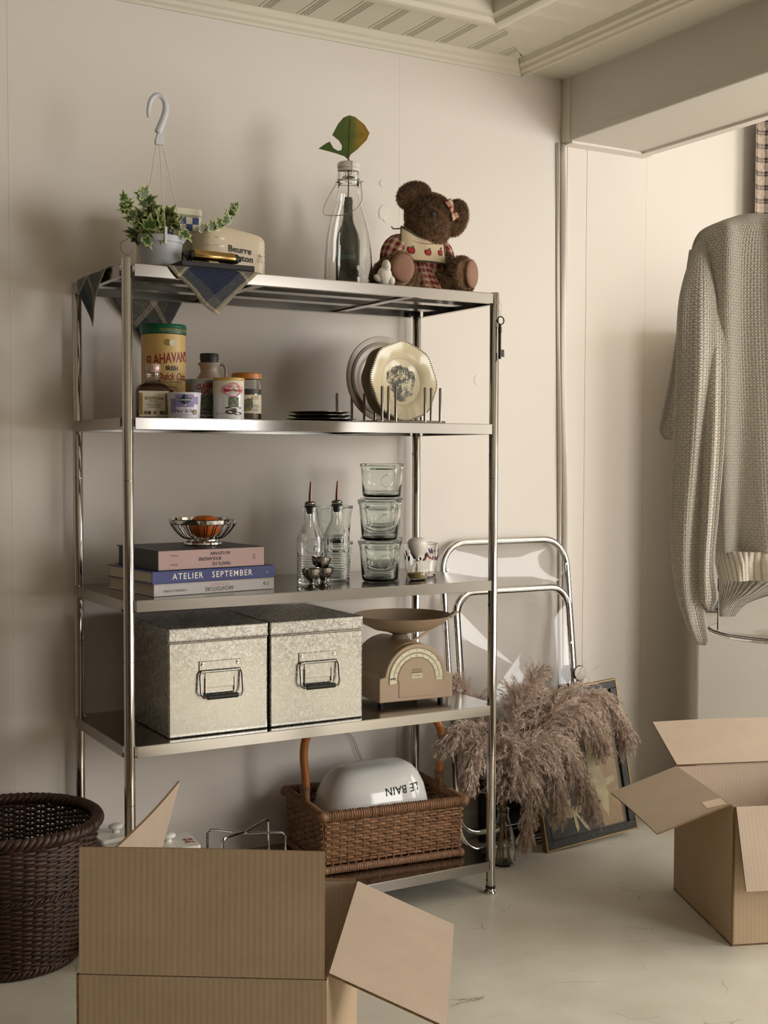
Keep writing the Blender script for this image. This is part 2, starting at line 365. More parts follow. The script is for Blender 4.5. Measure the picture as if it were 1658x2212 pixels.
# ------------------------------------------------------------------ room
WY = 0.400                                    # plane of the wall behind the shelf
XL, XR, YR, ZC = -2.3, 3.2, -4.2, 2.232
struct(MB().box(XL-.1, XR+.1, YR-.1, WY+.1, -.08, 0).build('floor', 'floor_vinyl', smooth=0))
wb = struct(MB().box(XL-.1, XR+.1, WY+.0016, WY+.12, -.08, 2.4).build('wall_back', 'wallpaper', smooth=0))
seams = [XL, -1.19, -.668, -.147, .373, .898, 1.431]
for i, (a, b) in enumerate(zip(seams[:-1], seams[1:])):
    MB().box(a+.0001, b-.0001, WY-.0003*(i % 2), WY+.0016, .0, 2.30).build('wallpaper_strip', 'wallpaper', wb, smooth=0)
for a, b, d in ((1.474, 1.546, .0), (1.547, 1.778, .0005), (1.779, 2.30, .0), (2.301, XR, .0005)):
    MB().box(a, b, WY-d, WY+.0016, .0, 2.30).build('wallpaper_strip', 'wallpaper', wb, smooth=0)
# loose strip of wallpaper lifting off beside the beam
def loose(x0a, x0b, w, bul, ph):
    def fn(a, b):
        z = .32+1.695*b; x = x0a+(x0b-x0a)*(1-b)+w*a
        return (x, WY-.002-bul*math.sin(PI*a)*(.6+.4*math.sin(7*z+ph)), z)
    return MB().grid(7, 40, fn)
loose(1.428, 1.460, .012, .010, 0).build('loose_paper', 'beam_paint', wb, solid=.0006)
loose(1.444, 1.474, .020, .014, 1.3).build('loose_paper', 'wallpaper', wb, solid=.0006)
# patch of peeled paper
def blob(cx, cz, r, seed, n=18):
    rn = random.Random(seed); return [(cx+r*(.75+.5*rn.random())*math.cos(2*PI*k/n), cz+1.25*r*(.75+.4*rn.random())*math.sin(2*PI*k/n)) for k in range(n)]
for cx, cz, r, sd in ((.855, 1.755, .019, 3), (.845, 1.835, .008, 5), (1.158, 1.317, .012, 8)):
    MB().prism(blob(cx, cz, r, sd), WY-.0006, WY-.0014).build('peeled_patch', 'peeled', wb, smooth=0)
struct(MB().box(XL, 2.2, WY-.012, WY-.0005, 0, .078).box(XL, 2.2, WY-.009, WY-.0005, .078, .083).build('baseboard_back', 'trim_paint', smooth=0, bevel=.002))
struct(MB().box(XL-.1, XL, YR, WY, 0, 2.4).build('wall_left', 'panel_wood', smooth=0))
def wall_open(name, axis, pos, th, a0, a1, b0, b1, o0, o1, z0, z1, mt='wallpaper'):
    m = MB()
    for p, q, r, s in ((a0, o0, b0, b1), (o1, a1, b0, b1), (o0, o1, b0, z0), (o0, o1, z1, b1)):
        if axis == 'x': m.box(pos, pos+th, p, q, r, s)
        else: m.box(p, q, pos, pos+th, r, s)
    return struct(m.build(name, mt, smooth=0))
wall_open('wall_right', 'x', XR, .1, YR, WY, 0, 2.4, -2.70, -.80, .58, 1.98)
wall_open('wall_rear', 'y', YR-.1, .1, XL, XR, 0, 2.4, 1.6, 2.8, .6, 2.0, 'panel_wood')
def window(name, axis, pos, o0, o1, z0, z1):
    m = MB(); t = .04
    bars = [(o0, o0+t, z0, z1), (o1-t, o1, z0, z1), (o0, o1, z0, z0+t), (o0, o1, z1-t, z1), ((o0+o1)/2-t/2, (o0+o1)/2+t/2, z0, z1)]
    for p, q, r, s in bars:
        if axis == 'x': m.box(pos+.05, pos+.09, p, q, r, s)
        else: m.box(p, q, pos-.09, pos-.05, r, s)
    return struct(m.build(name, 'trim_paint', smooth=0))
window('window_1', 'x', XR, -2.70, -.80, .58, 1.98); window('window_2', 'y', YR, 1.6, 2.8, .6, 2.0)
# ceiling: tongue-and-groove boards, mouldings, beam
ce = struct(MB().box(XL-.1, XR+.1, YR-.1, WY+.1, ZC, ZC+.1).build('ceiling', 'ceiling_paint', smooth=0))
CX, CY = 1.286, .366; IX, IY = 1.035, .125       # outer and inner mitre corners
PW = .1045
prof = [(.0, -.0035), (.002, 0)]
for g in (.012, .020, .028): prof += [(g-.0032, 0), (g, -.0042), (g+.0032, 0)]
prof += [(PW-.002, 0), (PW, -.0035)]
def board_a(x0):
    m = MB(); vs = []; n = len(prof)
    for a, dz in prof:
        x = x0+a; ylo = IY-.02 if x < IX-.02 else IY-.02+(CY-IY+.02)*(x-IX+.02)/(CX-IX+.02)
        if x > CX: ylo = CY
        for y, z in ((ylo, ZC-.010-dz*1.0), (CY+.03, ZC-.010-dz), (CY+.03, ZC-.0005), (ylo, ZC-.0005)): vs.append((x, y, z))
    fs = [(4*i+k, 4*i+(k+1) % 4, 4*i+4+(k+1) % 4, 4*i+4+k) for i in range(n-1) for k in range(4)]
    fs += [(0, 1, 2, 3), tuple(4*(n-1)+k for k in (3, 2, 1, 0))]
    return m.add(vs, fs)
x = .671-PW*14
while x < CX: board_a(x).build('ceiling_board', 'ceiling_paint', ce, smooth=0); x += PW
def board_b(y0):
    m = MB(); vs = []; n = len(prof)
    for a, dz in prof:
        y = y0+a; y = min(y, CY); xlo = IX-.02 if y < IY-.02 else IX-.02+(CX-IX+.02)*(y-IY+.02)/(CY-IY+.02)
        for X, z in ((xlo, ZC-.010-dz*.35), (CX+.03, ZC-.010-dz*.35), (CX+.03, ZC-.0005), (xlo, ZC-.0005)): vs.append((X, y, z))
    fs = [(4*i+k, 4*i+4+k, 4*i+4+(k+1) % 4, 4*i+(k+1) % 4) for i in range(n-1) for k in range(4)]
    fs += [(3, 2, 1, 0), tuple(4*(n-1)+k for k in (0, 1, 2, 3))]
    return m.add(vs, fs)
y = .34-PW*11
while y < CY-.01: board_b(y).build('ceiling_board', 'ceiling_paint', ce, smooth=0); y += PW
def moulding(name, pts, path_dir, a0, a1, fixed):   # profile (offset from wall, z) swept straight
    m = MB(); return m
mp_ = [(0, 2.186), (.006, 2.186), (.010, 2.192), (.020, 2.196), (.024, 2.204), (.034, 2.208), (.036, 2.216), (.040, 2.2225), (.044, 2.2225), (.044, ZC), (0, ZC)]
struct(MB().prism([(WY-.0005-a, z) for a, z in mp_], XL, 1.305, lambda a, b, d: (d-(0 if d < 0 else (WY-a)*1.0), a, b)).build('trim_1', 'trim_paint', smooth=30))
struct(MB().prism([(1.3055-a, z) for a, z in mp_], YR, WY-.001, lambda a, b, d: (a, d-(0 if d < 0 else (1.3055-a)), b)).build('trim_2', 'trim_paint', smooth=30))
struct(MB().box(1.306, 1.4515, YR, WY-.001, 2.2, ZC).build('trim_3', 'trim_paint', smooth=0, bevel=.003))
fm = [(0, 2.196), (.012, 2.190), (.03, 2.186), (.045, 2.190), (.052, 2.200), (.068, 2.204), (.074, ZC), (0, ZC)]
struct(MB().prism([(IY-a, z) for a, z in fm], -1.6, IX, lambda a, b, d: (d-(0 if d < 0 else IY-a), a, b)).build('trim_4', 'trim_paint', smooth=30))
struct(MB().prism([(IX-a, z) for a, z in fm], -2.4, IY, lambda a, b, d: (a, d-(0 if d < 0 else IX-a), b)).build('trim_5', 'trim_paint', smooth=30))
BX0, BX1, BZ = 1.452, 1.742, 2.017
bm = struct(MB().box(BX0, BX1, YR, WY-.0005, BZ, ZC).build('trim_6', 'beam_paint', smooth=0, bevel=.002))
MB().box(BX0-.002, BX0-.0002, YR, WY-.040, BZ+.001, BZ+.016).build('edge_strip', 'beam_paint', bm, smooth=0)
MB().box(BX0-.003, BX0-.0002, WY-.040, WY-.001, BZ, 2.2).build('edge_strip', 'trim_paint', bm, smooth=0)
MB().box(BX0-.002, BX0-.0002, YR, WY-.040, 2.196, 2.206).build('edge_strip', 'trim_paint', bm, smooth=0)
MB().box(BX0+.003, BX1+.02, WY-.045, WY-.001, BZ-.007, BZ-.0002).build('edge_strip', 'wallpaper', bm, smooth=0)
MB().box(BX1-.02, BX1+.012, YR, WY-.046, BZ-.007, BZ-.0002).build('edge_strip', 'wallpaper', bm, smooth=0)
# ------------------------------------------------------------------ steel shelf unit
W, D = .9365, .3669; Z1, Z2, Z3, Z4, Z5 = 1.5, 1.1792, .7917, .4795, .0856; TH = .0252; PR = .0115
sh = thing('shelf_unit', 'five-tier stainless steel shelf unit with round posts standing against the wall', 'shelf', (0, 0, 0))
def plate():
    m = MB(); r = .0125; x0, x1, y0, y1 = -r, W+r, -r, D+r; t = .0012
    cut = [(r, -r), (W-r, -r), (W-r, r), (W+r, r), (W+r, D-r), (W-r, D-r), (W-r, D+r), (r, D+r), (r, D-r), (-r, D-r), (-r, r), (r, r)]
    m.prism(cut, -t, 0, lambda a, b, d: (a, b, d))
    m.box(r, W-r, -r, -r+t, -TH, -t); m.box(r, W-r, D+r-t, D+r, -TH, -t)
    m.box(-r, -r+t, r, D-r, -TH, -t); m.box(W+r-t, W+r, r, D-r, -TH, -t)
    m.box(r, W-r, -r+t, -r+.014, -TH, -TH+t); m.box(r, W-r, D+r-.014, D+r-t, -TH, -TH+t)
    m.box(-r+t, -r+.014, r, D-r, -TH, -TH+t); m.box(W+r-.014, W+r-t, r, D-r, -TH, -TH+t)
    return m
pmesh = None
for z in (Z1, Z2, Z3, Z4, Z5):
    o = plate().build('shelf_plate', 'steel_plate', sh, smooth=0, bevel=.0005); o.location.z = z
    # stiffening channels under the plate
    for yy in (D*.36, D*.70):
        b = MB().box(.016, W-.016, yy-.020, yy+.020, -.018, -.0168).box(.016, W-.016, yy-.020, yy-.0188, -.0168, -.0014).box(.016, W-.016, yy+.0188, yy+.020, -.0168, -.0014)
        b.build('stiffener', 'steel_plate', o, smooth=0)
    for xx in (.31, .70):
        MB().box(xx-.012, xx+.012, -.0105, D+.0105, -.0225, -.0185).build('crossbar', 'steel_plate', o, smooth=0)
for (x, y), top in (((0, 0), 1.512), ((W, 0), 1.503), ((0, D), 1.503), ((W, D), 1.499)):
    m = MB().lathe([(0, .012), (PR-.001, .012), (PR, .013), (PR, top-.002), (PR-.0015, top), (0, top)], 40)
    po = m.build('post', 'steel_post', sh); po.location = (x, y, 0)
    MB().lathe([(0, 0), (.016, 0), (.0172, .002), (.0172, .005), (.013, .010), (.0122, .0135), (0, .0135)], 32).build('foot', 'chrome', po)
    MB().lathe([(PR+.0004, .0136), (PR+.0010, .0145), (PR+.0010, .0195), (PR+.0004, .0205)], 32).build('foot_sleeve', 'black_rubber', po)
    for zz in (1.045, .66, .352):
        MB().lathe([(PR, -.0006), (PR+.0004, -.0004), (PR+.0004, .0004), (PR, .0006)], 32, (0, 0, zz)).build('joint_ring', 'chrome_dark', po)
    sgn = 1 if x == 0 else -1
    for zz in (1.105, .73, .41, .035):
        MB().lathe([(.0028, 0), (.0028, .0009), (0, .0009)], 12, M=Matrix.Translation((sgn*(PR-.0006), 0, zz)) @ Matrix.Rotation(sgn*PI/2, 4, 'Y')).build('rivet', 'black_metal', po)
# bracket seen under the top plate at the rear right post
MB().box(W-.034, W-.012, D-.0155, D-.0145, Z1-.024, Z1-.0024).box(W-.0125, W-.0115, D-.034, D-.0145, Z1-.024, Z1-.0024).build('bracket', 'steel_plate', sh, smooth=0)
# key on a cord at the front right post
k = thing('old_key', 'black iron key hung by a thin cord from the front right post', 'key', (.938, -.022, 1.345))
MB().tube(catmull([(-.004, .011, .137), (-.003, .003, .12), (.0, .0, .105), (.002, .001, .098)], 6), .0006, 5).build('cord', 'string', k)
MB().tube(catmull([(.006, .011, .137), (.006, .003, .12), (.003, .0, .105), (.002, .001, .098)], 6), .0006, 5).build('cord', 'string', k)
MB().tube([(.002+.0095*math.cos(a), 0, .088+.0095*math.sin(a)) for a in np.linspace(0, 2*PI, 28)[:-1]], .0016, 8, closed=True).build('bow', 'black_metal', k)
MB().lathe([(0, -.006), (.0032, -.006), (.0032, .055), (.0042, .06), (.0042, .070), (.003, .078), (0, .078)], 14).build('shank', 'black_metal', k)
MB().prism([(.002, .0), (.013, -.001), (.013, .003), (.010, .004), (.013, .006), (.013, .009), (.010, .010), (.013, .012), (.011, .017), (.002, .017)], -.0014, .0014).build('bit', 'black_metal', k, smooth=0)
# ------------------------------------------------------------------ top shelf
# plaid cloth draped over the left end
def fold_cloth():
    cx, cy, h = .190, .183, .298; N = 61; edge = .0155
    def fn(a, b):
        p = (a-.5)*2; q = (b-.5)*2                       # square turned by 45 degrees, tips to front, left, back, right
        x = cx+h*(p+q)/2*(1.10 if p+q < 0 else 1); y = cy+h*(q-p)/2; z = 0.0025
        x += .004*math.sin(9*p+2*q); 
        dz = 0
        if y < -edge: over = -edge-y; y = -edge-.0015-.006*min(1, over/.05); dz = over
        elif y > D+edge-.001: over = y-(D+edge-.001); y = min(D+edge+.001+.006*min(1, over/.05), WY-.006); dz = over*1.5
        if x < -edge: over = -edge-x; x = -edge-.0015-.010*math.sin(min(1, over/.1)*2); dz = max(dz, 0)+over; y += .018*math.sin(22*y)*min(1, over/.06)
        x = min(x, .345) if dz == 0 else x
        z -= dz
        if dz > 0: z -= .0015; x += .004*math.sin(40*dz+9*p)
        return (x, y, Z1+z)
    return MB().grid(N, N, fn, uv=lambda a, b: (.424*(1-a)+.0001, .424*b+.0001))
c = fold_cloth().build('plaid_cloth', 'plaid_cloth', smooth=180, solid=.0012); tag(c, 'dark blue and grey plaid cloth draped over the left end of the top shelf', 'cloth')
# hanging ivy pot
iv = thing('ivy_pot', 'grey plastic hanging pot of variegated ivy with a grey hook on white strings', 'plant', (.1125, .108, Z1+.0038))
MB().lathe([(0, 0), (.040, 0), (.0415, .001), (.0485, .062), (.0515, .0625), (.0525, .068), (.0525, .0755), (.0505, .077), (.0475, .076), (.046, .066), (0, .064)], 48).build('pot', 'pot_grey', iv)
MB().lathe([(0, .0665), (.0455, .0665), (.046, .064)], 32).build('soil', 'soil', iv)
hk = [(-.0245, .336), (-.0255, .350), (-.021, .372), (-.010, .385), (.003, .386), (.012, .376), (.0145, .360), (.010, .340), (.002, .320), (-.004, .305)]
hp = catmull([(a, 0, b) for a, b in hk], 6)
ho = MB().tube(hp, [.0038+.0045*min(1, i/len(hp)*1.2) for i in range(len(hp))], 10, flat=.7).build('hook', 'white_plastic', iv)
MB().prism([(-.0105, .279), (.0085, .279), (.0085, .290), (.0045, .318), (-.001, .322), (-.006, .304), (-.0115, .288)], -.004, .004).build('hook_base', 'white_plastic', ho, smooth=0, bevel=.0015)
MB().box(.0085, .0145, -.0015, .0015, .290, .2945).build('hook_clip', 'white_plastic', ho, smooth=0)
for (x0, x1, y1, z1) in ((-.008, -.030, .034, .074), (-.001, -.006, -.051, .077), (.007, .045, -.022, .077)):
    MB().tube(catmull([(x0, 0, .28), (x0+(x1-x0)*.35, y1*.35, .21), (x0+(x1-x0)*.7, y1*.7, .14), (x1, y1, z1)], 6), .0011, 6).build('string', 'string', iv)
MB().box(-.0095, -.003, -.0545, -.0525, .055, .092).build('string_tab', 'white_plastic', iv, smooth=0, bevel=.001)
MB().tube([(.045+.005*math.sin(a), -.0245, .074+.006*math.cos(a)) for a in np.linspace(-.5, 3.6, 12)], .0013, 6).build('string_tab', 'white_plastic', iv)
leafo = [(0, 0), (-.30, -.14), (-.55, .10), (-.34, .30), (-.46, .62), (-.18, .62), (0, 1.08), (.18, .62), (.46, .62), (.34, .30), (.55, .10), (.30, -.14)]
def ivy_leaf_mesh():
    vs = [(0, .32, .0)]; uv = [(.0, .1)]
    for a, b in leafo: vs.append((a*.55, b*.55*.62, -.10*a*a-.05*b*b)); uv.append((1.0, .5))
    for a, b in leafo: vs.append((a*.98, b, -.22*a*a-.10*b*b)); uv.append((1.0, 1))
    for i in range(1, 13): uv[i] = (.45, .4)
    for i in range(1, 13): vs[i] = (leafo[i-1][0]*.6, .25+(leafo[i-1][1]-.25)*.6, -.06*abs(leafo[i-1][0]))
    fs = [(0, i+1, (i+1) % 12+1) for i in range(12)]+[(i+1, i+13, (i+1) % 12+13, (i+1) % 12+1) for i in range(12)]
    me = bpy.data.meshes.new('leaf'); me.from_pydata(vs, [], fs)
    ul = me.uv_layers.new(name='UVMap')
    for l in me.loops: ul.data[l.index].uv = uv[l.vertex_index]
    me.materials.append(MATS['ivy_leaf']); me.polygons.foreach_set('use_smooth', [True]*len(me.polygons)); return me
LM = ivy_leaf_mesh(); rnd = random.Random(11)
def put_leaf(parent, pos, d, size):
    o = bpy.data.objects.new('leaf', LM); COL.objects.link(o); o.parent = parent
    y = Vector(d).normalized(); n = Vector((rnd.uniform(-.5, .3), -1+rnd.uniform(-.2, .3), rnd.uniform(.1, .9)))
    n = (n-y*n.dot(y)).normalized(); x = y.cross(n)
    o.matrix_local = Matrix.Translation(pos) @ Matrix((x, y, n)).transposed().to_4x4() @ Matrix.Scale(size*1.3, 4)
def vine(pts, r=.0011, leaves=(), name='stem'):
    p = catmull(pts, 10); MB().tube(p, [r*(1-.5*i/len(p)) for i in range(len(p))], 6).build(name, 'stem_green', iv)
    for t, dx, dz, s_ in leaves:
        q = p[min(len(p)-1, int(t*(len(p)-1)))]; put_leaf(iv, Vector(q), (dx, rnd.uniform(-.5, .2), dz), s_)
vine([(.02, 0, .066), (.06, -.01, .090), (.10, -.015, .098), (.135, -.02, .108), (.160, -.02, .132), (.171, -.02, .156)],
     leaves=[(.38, -.3, 1, .017), (.5, -.4, 1, .021), (.62, -.5, 1, .020), (.7, .0, 1, .022), (.78, -.3, 1, .020), (.85, -.4, 1, .016), (.93, -.2, 1, .016), (1, .5, 1, .013), (.98, -.7, .8, .014), (.96, .3, .9, .011)])
vine([(-.02, -.01, .066), (-.045, -.02, .085), (-.068, -.02, .105), (-.082, -.02, .128), (-.087, -.02, .146)],
     leaves=[(.35, -.8, .3, .020), (.5, -.9, .2, .020), (.6, .6, .6, .020), (.7, -1, .1, .018), (.8, .7, .6, .017), (.9, -.9, -.2, .016), (1, -.3, 1, .018), (.95, .8, .5, .016), (.85, -.8, -.6, .017)])
vine([(-.01, .0, .066), (-.022, -.01, .10), (-.034, -.02, .135), (-.044, -.02, .160)],
     leaves=[(.3, -.8, .4, .022), (.45, .8, .5, .024), (.55, -.8, .4, .022), (.65, .8, .3, .024), (.75, -.8, .5, .022), (.85, .8, .5, .022), (.95, -.5, 1, .020), (1, .4, 1, .022), (1, -.9, .3, .018)])
vine([(-.03, -.03, .064), (-.055, -.03, .080), (-.085, -.03, .062), (-.100, -.03, .050), (-.098, -.03, .036), (-.088, -.03, .028), (-.078, -.03, .030), (-.074, -.03, .040)], .0008)
vine([(.0, .0, .066), (.004, -.01, .095), (.012, -.02, .120)], leaves=[(.5, -.7, .6, .026), (.7, .7, .5, .026), (.9, -.4, 1, .024), (1, .5, .9, .022)])
for i in range(46):
    a = rnd.uniform(0, 2*PI); r = rnd.uniform(.01, .05); x, y = r*math.cos(a)-.006, r*math.sin(a)*.8-.008; z = rnd.uniform(.072, .128)-.25*r*rnd.random()
    if x > .022 and i % 3: continue
    if x > .025: z = min(z, .112)
    MB().tube(catmull([(x*.4, y*.4, .066), (x*.8, y*.8, (z+.066)/2+.01), (x, y, z)], 4), .0006, 5).build('stem', 'stem_green', iv)
    put_leaf(iv, Vector((x, y, z)), (x*12+rnd.uniform(-.5, .5), y*10-.2, rnd.uniform(-.5, .8)), rnd.uniform(.020, .030))
for x, y, z, s_ in ((-.042, -.048, .072, .026), (-.048, -.040, .066, .022), (.036, -.045, .088, .024), (.03, -.04, .108, .024)):
    put_leaf(iv, Vector((x, y, z)), (rnd.uniform(-.6, .6), -.3, rnd.uniform(-1, .2)), s_)
# blue checkered tin
tn = thing('checkered_tin', 'tall cream tin with blue checker squares behind the ivy pot', 'tin', (.183, .245, Z1+.0038))
MB().prism(rrect(.128, .105, .012), 0, .148, lambda a, b, d: (a, b, d)).build('body', 'tin_cream', tn, smooth=50)
MB().prism(rrect(.131, .108, .013), .149, .166, lambda a, b, d: (a, b, d)).build('lid', 'tin_cream', tn, smooth=50, bevel=.002)
fy = -.0529; q = .0155
def tin_rect(x0, x1, z0, z1, m, nm): MB().add([(x0, fy, z0), (x1, fy, z0), (x1, fy, z1), (x0, fy, z1)], [(0, 1, 2, 3)]).build(nm, m, tn, smooth=0)
for zb, rows in ((.098, 3), (.004, 2)):
    for j in range(rows):
        for i in range(7):
            if (i+j) % 2 == 0: tin_rect(-.0545+i*q, -.0545+(i+1)*q, zb+j*q, zb+(j+1)*q, 'tin_blue', 'blue_square')
for z in (.0965, .146, .0905, .0660, .0385, .0365): tin_rect(-.0545, .0545, z-.0006, z+.0006, 'ink', 'line')
lettering('FARINE', 'ink', tn, .030, lambda x, y: (x, fy-.0001, .0515+y), bold=.0004, sx=.95)
# cream butter box
bt = thing('butter_box', 'cream ceramic butter box with curved lid reading Beurre Breton', 'butter dish', (.288, .140, Z1+.0038))
def butter():
    def fn(a, b):
        # b along height (closed dome), a around a superellipse
        an = 2*PI*a; ca, sa = math.cos(an), math.sin(an); e = .42
        px = math.copysign(abs(ca)**e, ca); py = math.copysign(abs(sa)**e, sa)
        h = .112-.010*px if True else .1
        k = 1 if b < .75 else math.cos((b-.75)/.25*PI/2)**.35
        zz = h*min(1, b/.75)*.80 if b < .75 else h*(.80+.20*math.sin((b-.75)/.25*PI/2))
        rib = 0
        if px > .8: rib = .0016*abs(math.sin(zz*PI/.0135))*(px-.8)*5
        if px < -.45 and py < -.7 and zz > .028: rib -= .0018*(1 if (zz*58) % 1 < .18 else 0)
        kk = 1 if b > .02 else .97
        return ((.0795*px+rib*(1 if px > .8 else 0))*kk*(k*.55+.45 if b > .75 else 1), (.046*py+(-rib if px < -.45 and py < -.7 else 0)*-1)*kk*(k*.6+.4 if b > .75 else 1), zz)
    m = MB().grid(96, 60, fn, cu=True); n = len(m.v)
    m.f.append(tuple(range(n-96, n))); m.f.append(tuple(range(95, -1, -1))); return m
butter().build('body', 'cream_ceramic', bt, smooth=60)
fb = -.0475
lettering('Beurre', 'ink', bt, .0205, lambda x, y: (.009+x, fb, .0625+y-.07*x), bold=.0003, sx=1.0)
lettering('Breton', 'ink', bt, .0205, lambda x, y: (.013+x, fb, .0445+y-.07*x), bold=.0003, sx=1.0)
MB().tube([(.0555, fb, .0385), (.0625, fb, .0375), (.0605, fb, .0495), (.0575, fb, .0495)], .0005, 5, closed=True).tube([(.054, fb, .0535), (.0645, fb, .0525)], .0006, 5).tube([(.0592, fb, .050), (.0592, fb, .0585)], .0006, 5).build('lighthouse_mark', 'ink', bt)
# brass roller on a black tray
tr = thing('brass_roller', 'brass roller with black end knobs on a black tray over the plaid cloth', 'roller', (.209, .035, Z1+.0042))
m = MB().box(-.085, .085, -.030, .030, 0, .003)
for a in ((-.085, .085, -.030, -.027), (-.085, .085, .027, .030), (-.085, -.082, -.027, .027), (.082, .085, -.027, .027)): m.box(*a, .003, .0145)
m.build('tray', 'black_metal', tr, smooth=0, bevel=.001)
RX = Matrix.Rotation(PI/2, 4, 'Y')
def rod(m, prof, z=.032, x0=0): return m.lathe([(r, t) for r, t in prof], 28, M=Matrix.Translation((x0, 0, z)) @ Matrix.Rotation(.02, 4, 'Y') @ RX)
rod(MB(), [(0, -.048), (.0115, -.048), (.012, -.047), (.012, .047), (.0115, .048), (0, .048)]).build('roller', 'brass', tr)
for s_ in (-1, 1): rod(MB(), [(0, s_*.0485), (.0108, s_*.0485), (.0112, s_*.053), (.009, s_*.058), (.0055, s_*.060), (.0055, s_*.064), (0, s_*.064)]).build('end_knob', 'black_rubber', tr)
MB().box(-.014, .010, -.006, .006, .003, .0205).build('bracket', 'cream_ceramic', tr, smooth=0, bevel=.001)
# swing-top bottle, leaf, wine bottle behind
sb = thing('swing_bottle', 'tall clear swing-top bottle with white stopper and wire bail on the top shelf', 'bottle', (.594, .125, Z1+.0006))
op = [(.0, .0), (.052, 0), (.0585, .004), (.0595, .012), (.0575, .07), (.0535, .125), (.046, .160), (.036, .190), (.0285, .215), (.0255, .240), (.0255, .262), (.0275, .264), (.0275, .272), (.0255, .274), (.0255, .288)]
ip = [(.0235, .288), (.0235, .240), (.0265, .215), (.034, .190), (.044, .160), (.0515, .125), (.0555, .07), (.0575, .014), (.055, .007), (0, .009)]
MB().lathe(op+ip, 56).build('body', 'clear_glass', sb, smooth=60)
so_ = MB().lathe([(0, .2895), (.0245, .2895), (.027, .292), (.027, .299), (.024, .304), (.010, .308), (0, .308)], 36).build('stopper', 'white_seal', sb)
MB().lathe([(.0235, .2805), (.0262, .283), (.0262, .288), (.0235, .2893)], 36).build('seal_ring', 'white_seal', so_)
MB().tube([(.0285*math.cos(a), .0285*math.sin(a), .258) for a in np.linspace(0, 2*PI, 33)[:-1]], .0011, 6, closed=True).build('wire_band', 'steel_wire', sb)
ang = face_cam(.594, .125)
def rotp(pts, a): c_, s_ = math.cos(a), math.sin(a); return [(x*c_-y*s_, x*s_+y*c_, z) for x, y, z in pts]
MB().tube(rotp(catmull([(0, -.030, .258), (.010, -.040, .235), (.030, -.050, .200), (.050, -.045, .176), (.062, -.020, .168), (.064, .0, .167), (.062, .020, .170), (.05, .04, .185), (.030, .045, .21), (.01, .036, .24), (0, .030, .258)], 5), ang-.35), .0010, 6).build('wire_bail', 'steel_wire', sb)
MB().tube(rotp([(.010, -.029, .258), (.028, -.006, .272), (.0285, -.006, .300), (.010, -.004, .3095), (-.010, .004, .3095), (-.0285, .006, .300), (-.028, .006, .272), (-.01, .029, .258)], ang+.5), .0010, 6).build('wire_bail', 'steel_wire', sb)
for s_ in (-1, 1): MB().tube(rotp([(.0+.003*math.cos(a), s_*.031+.0005*a, .256+.004*math.sin(a)) for a in np.linspace(0, 9, 22)], ang-.1), .0008, 5).build('wire_coil', 'steel_wire', sb)
ml = [(-.081, .000), (-.060, .017), (-.0515, .033), (-.041, .013), (-.025, .008), (-.018, .016), (-.022, .025), (-.035, .035), (-.049, .042), (-.033, .072), (-.010, .094), (.012, .100), (.040, .088), (.056, .072), (.060, .052), (.033, .018), (.008, -.008), (.000, -.022), (-.002, -.022), (-.012, -.012), (-.035, -.005), (-.060, -.004)]
ml = [(-.078, .017), (-.058, .032), (-.050, .036), (-.040, .022), (-.028, .017), (-.019, .020), (-.0175, .030), (-.026, .041), (-.044, .052), (-.030, .079), (-.016, .096), (.0, .1035), (.016, .1015), (.042, .088), (.058, .070), (.050, .052), (.024, .026), (.006, .012), (.0008, .0), (-.0008, .0), (-.010, .006), (-.030, .010), (-.050, .013)]
lf = thing('monstera_leaf', 'single split green and brown monstera leaf standing in the swing-top bottle', 'leaf', (.592, .123, Z1+.312))
def leafpt(a, b, t=0): return (a, .9*a*a-.06*b+t, b)
m = MB(); n = len(ml)
import mathutils.geometry as mg
tri = mg.tessellate_polygon([[Vector((a, b, 0)) for a, b in ml]])
m.add([leafpt(a, b, -.0003) for a, b in ml]+[leafpt(a, b, .0003) for a, b in ml], [tuple(t) for t in tri]+[tuple(i+n for i in reversed(t)) for t in tri]+[(i, (i+1) % n, n+(i+1) % n, n+i) for i in range(n)])
m.build('blade', 'monstera', lf, smooth=0)
MB().tube([(0, -.001, .001), (.001, .0, -.06), (.002, .005, -.15)], .0016, 6).build('stalk', 'stem_green', lf)
MB().tube(catmull([leafpt(0, .002, -.0006), leafpt(.002, .05, -.0008), leafpt(.003, .095, -.0006)], 6), .0007, 5).build('vein', 'leaf_olive', lf)
wbt = thing('wine_bottle', 'small dark green wine bottle with black label standing behind the swing-top bottle', 'bottle', (.652, .235, Z1+.0006))
MB().lathe([(0, .0), (.030, 0), (.0325, .003), (.0325, .135), (.029, .155), (.017, .180), (.0125, .20), (.012, .235), (.0135, .236), (.0135, .243), (.0115, .244), (0, .244)], 40).build('body', 'bottle_green', wbt)
wa = face_cam(.652, .235); patch(.0325, wa, .058, .030, .080).build('label', 'label_black', wbt)
MB().lathe([(0.0130, .197), (.0130, .2455), (0, .2455)], 24).build('capsule', 'cap_black', wbt)
patch(.0325, wa, .044, .088, .011, eps=.0007).build('label_band', 'lid_green', wbt)
patch(.0325, wa, .050, .022, .004, eps=.0007).build('label_band', 'panel_grey', wbt)
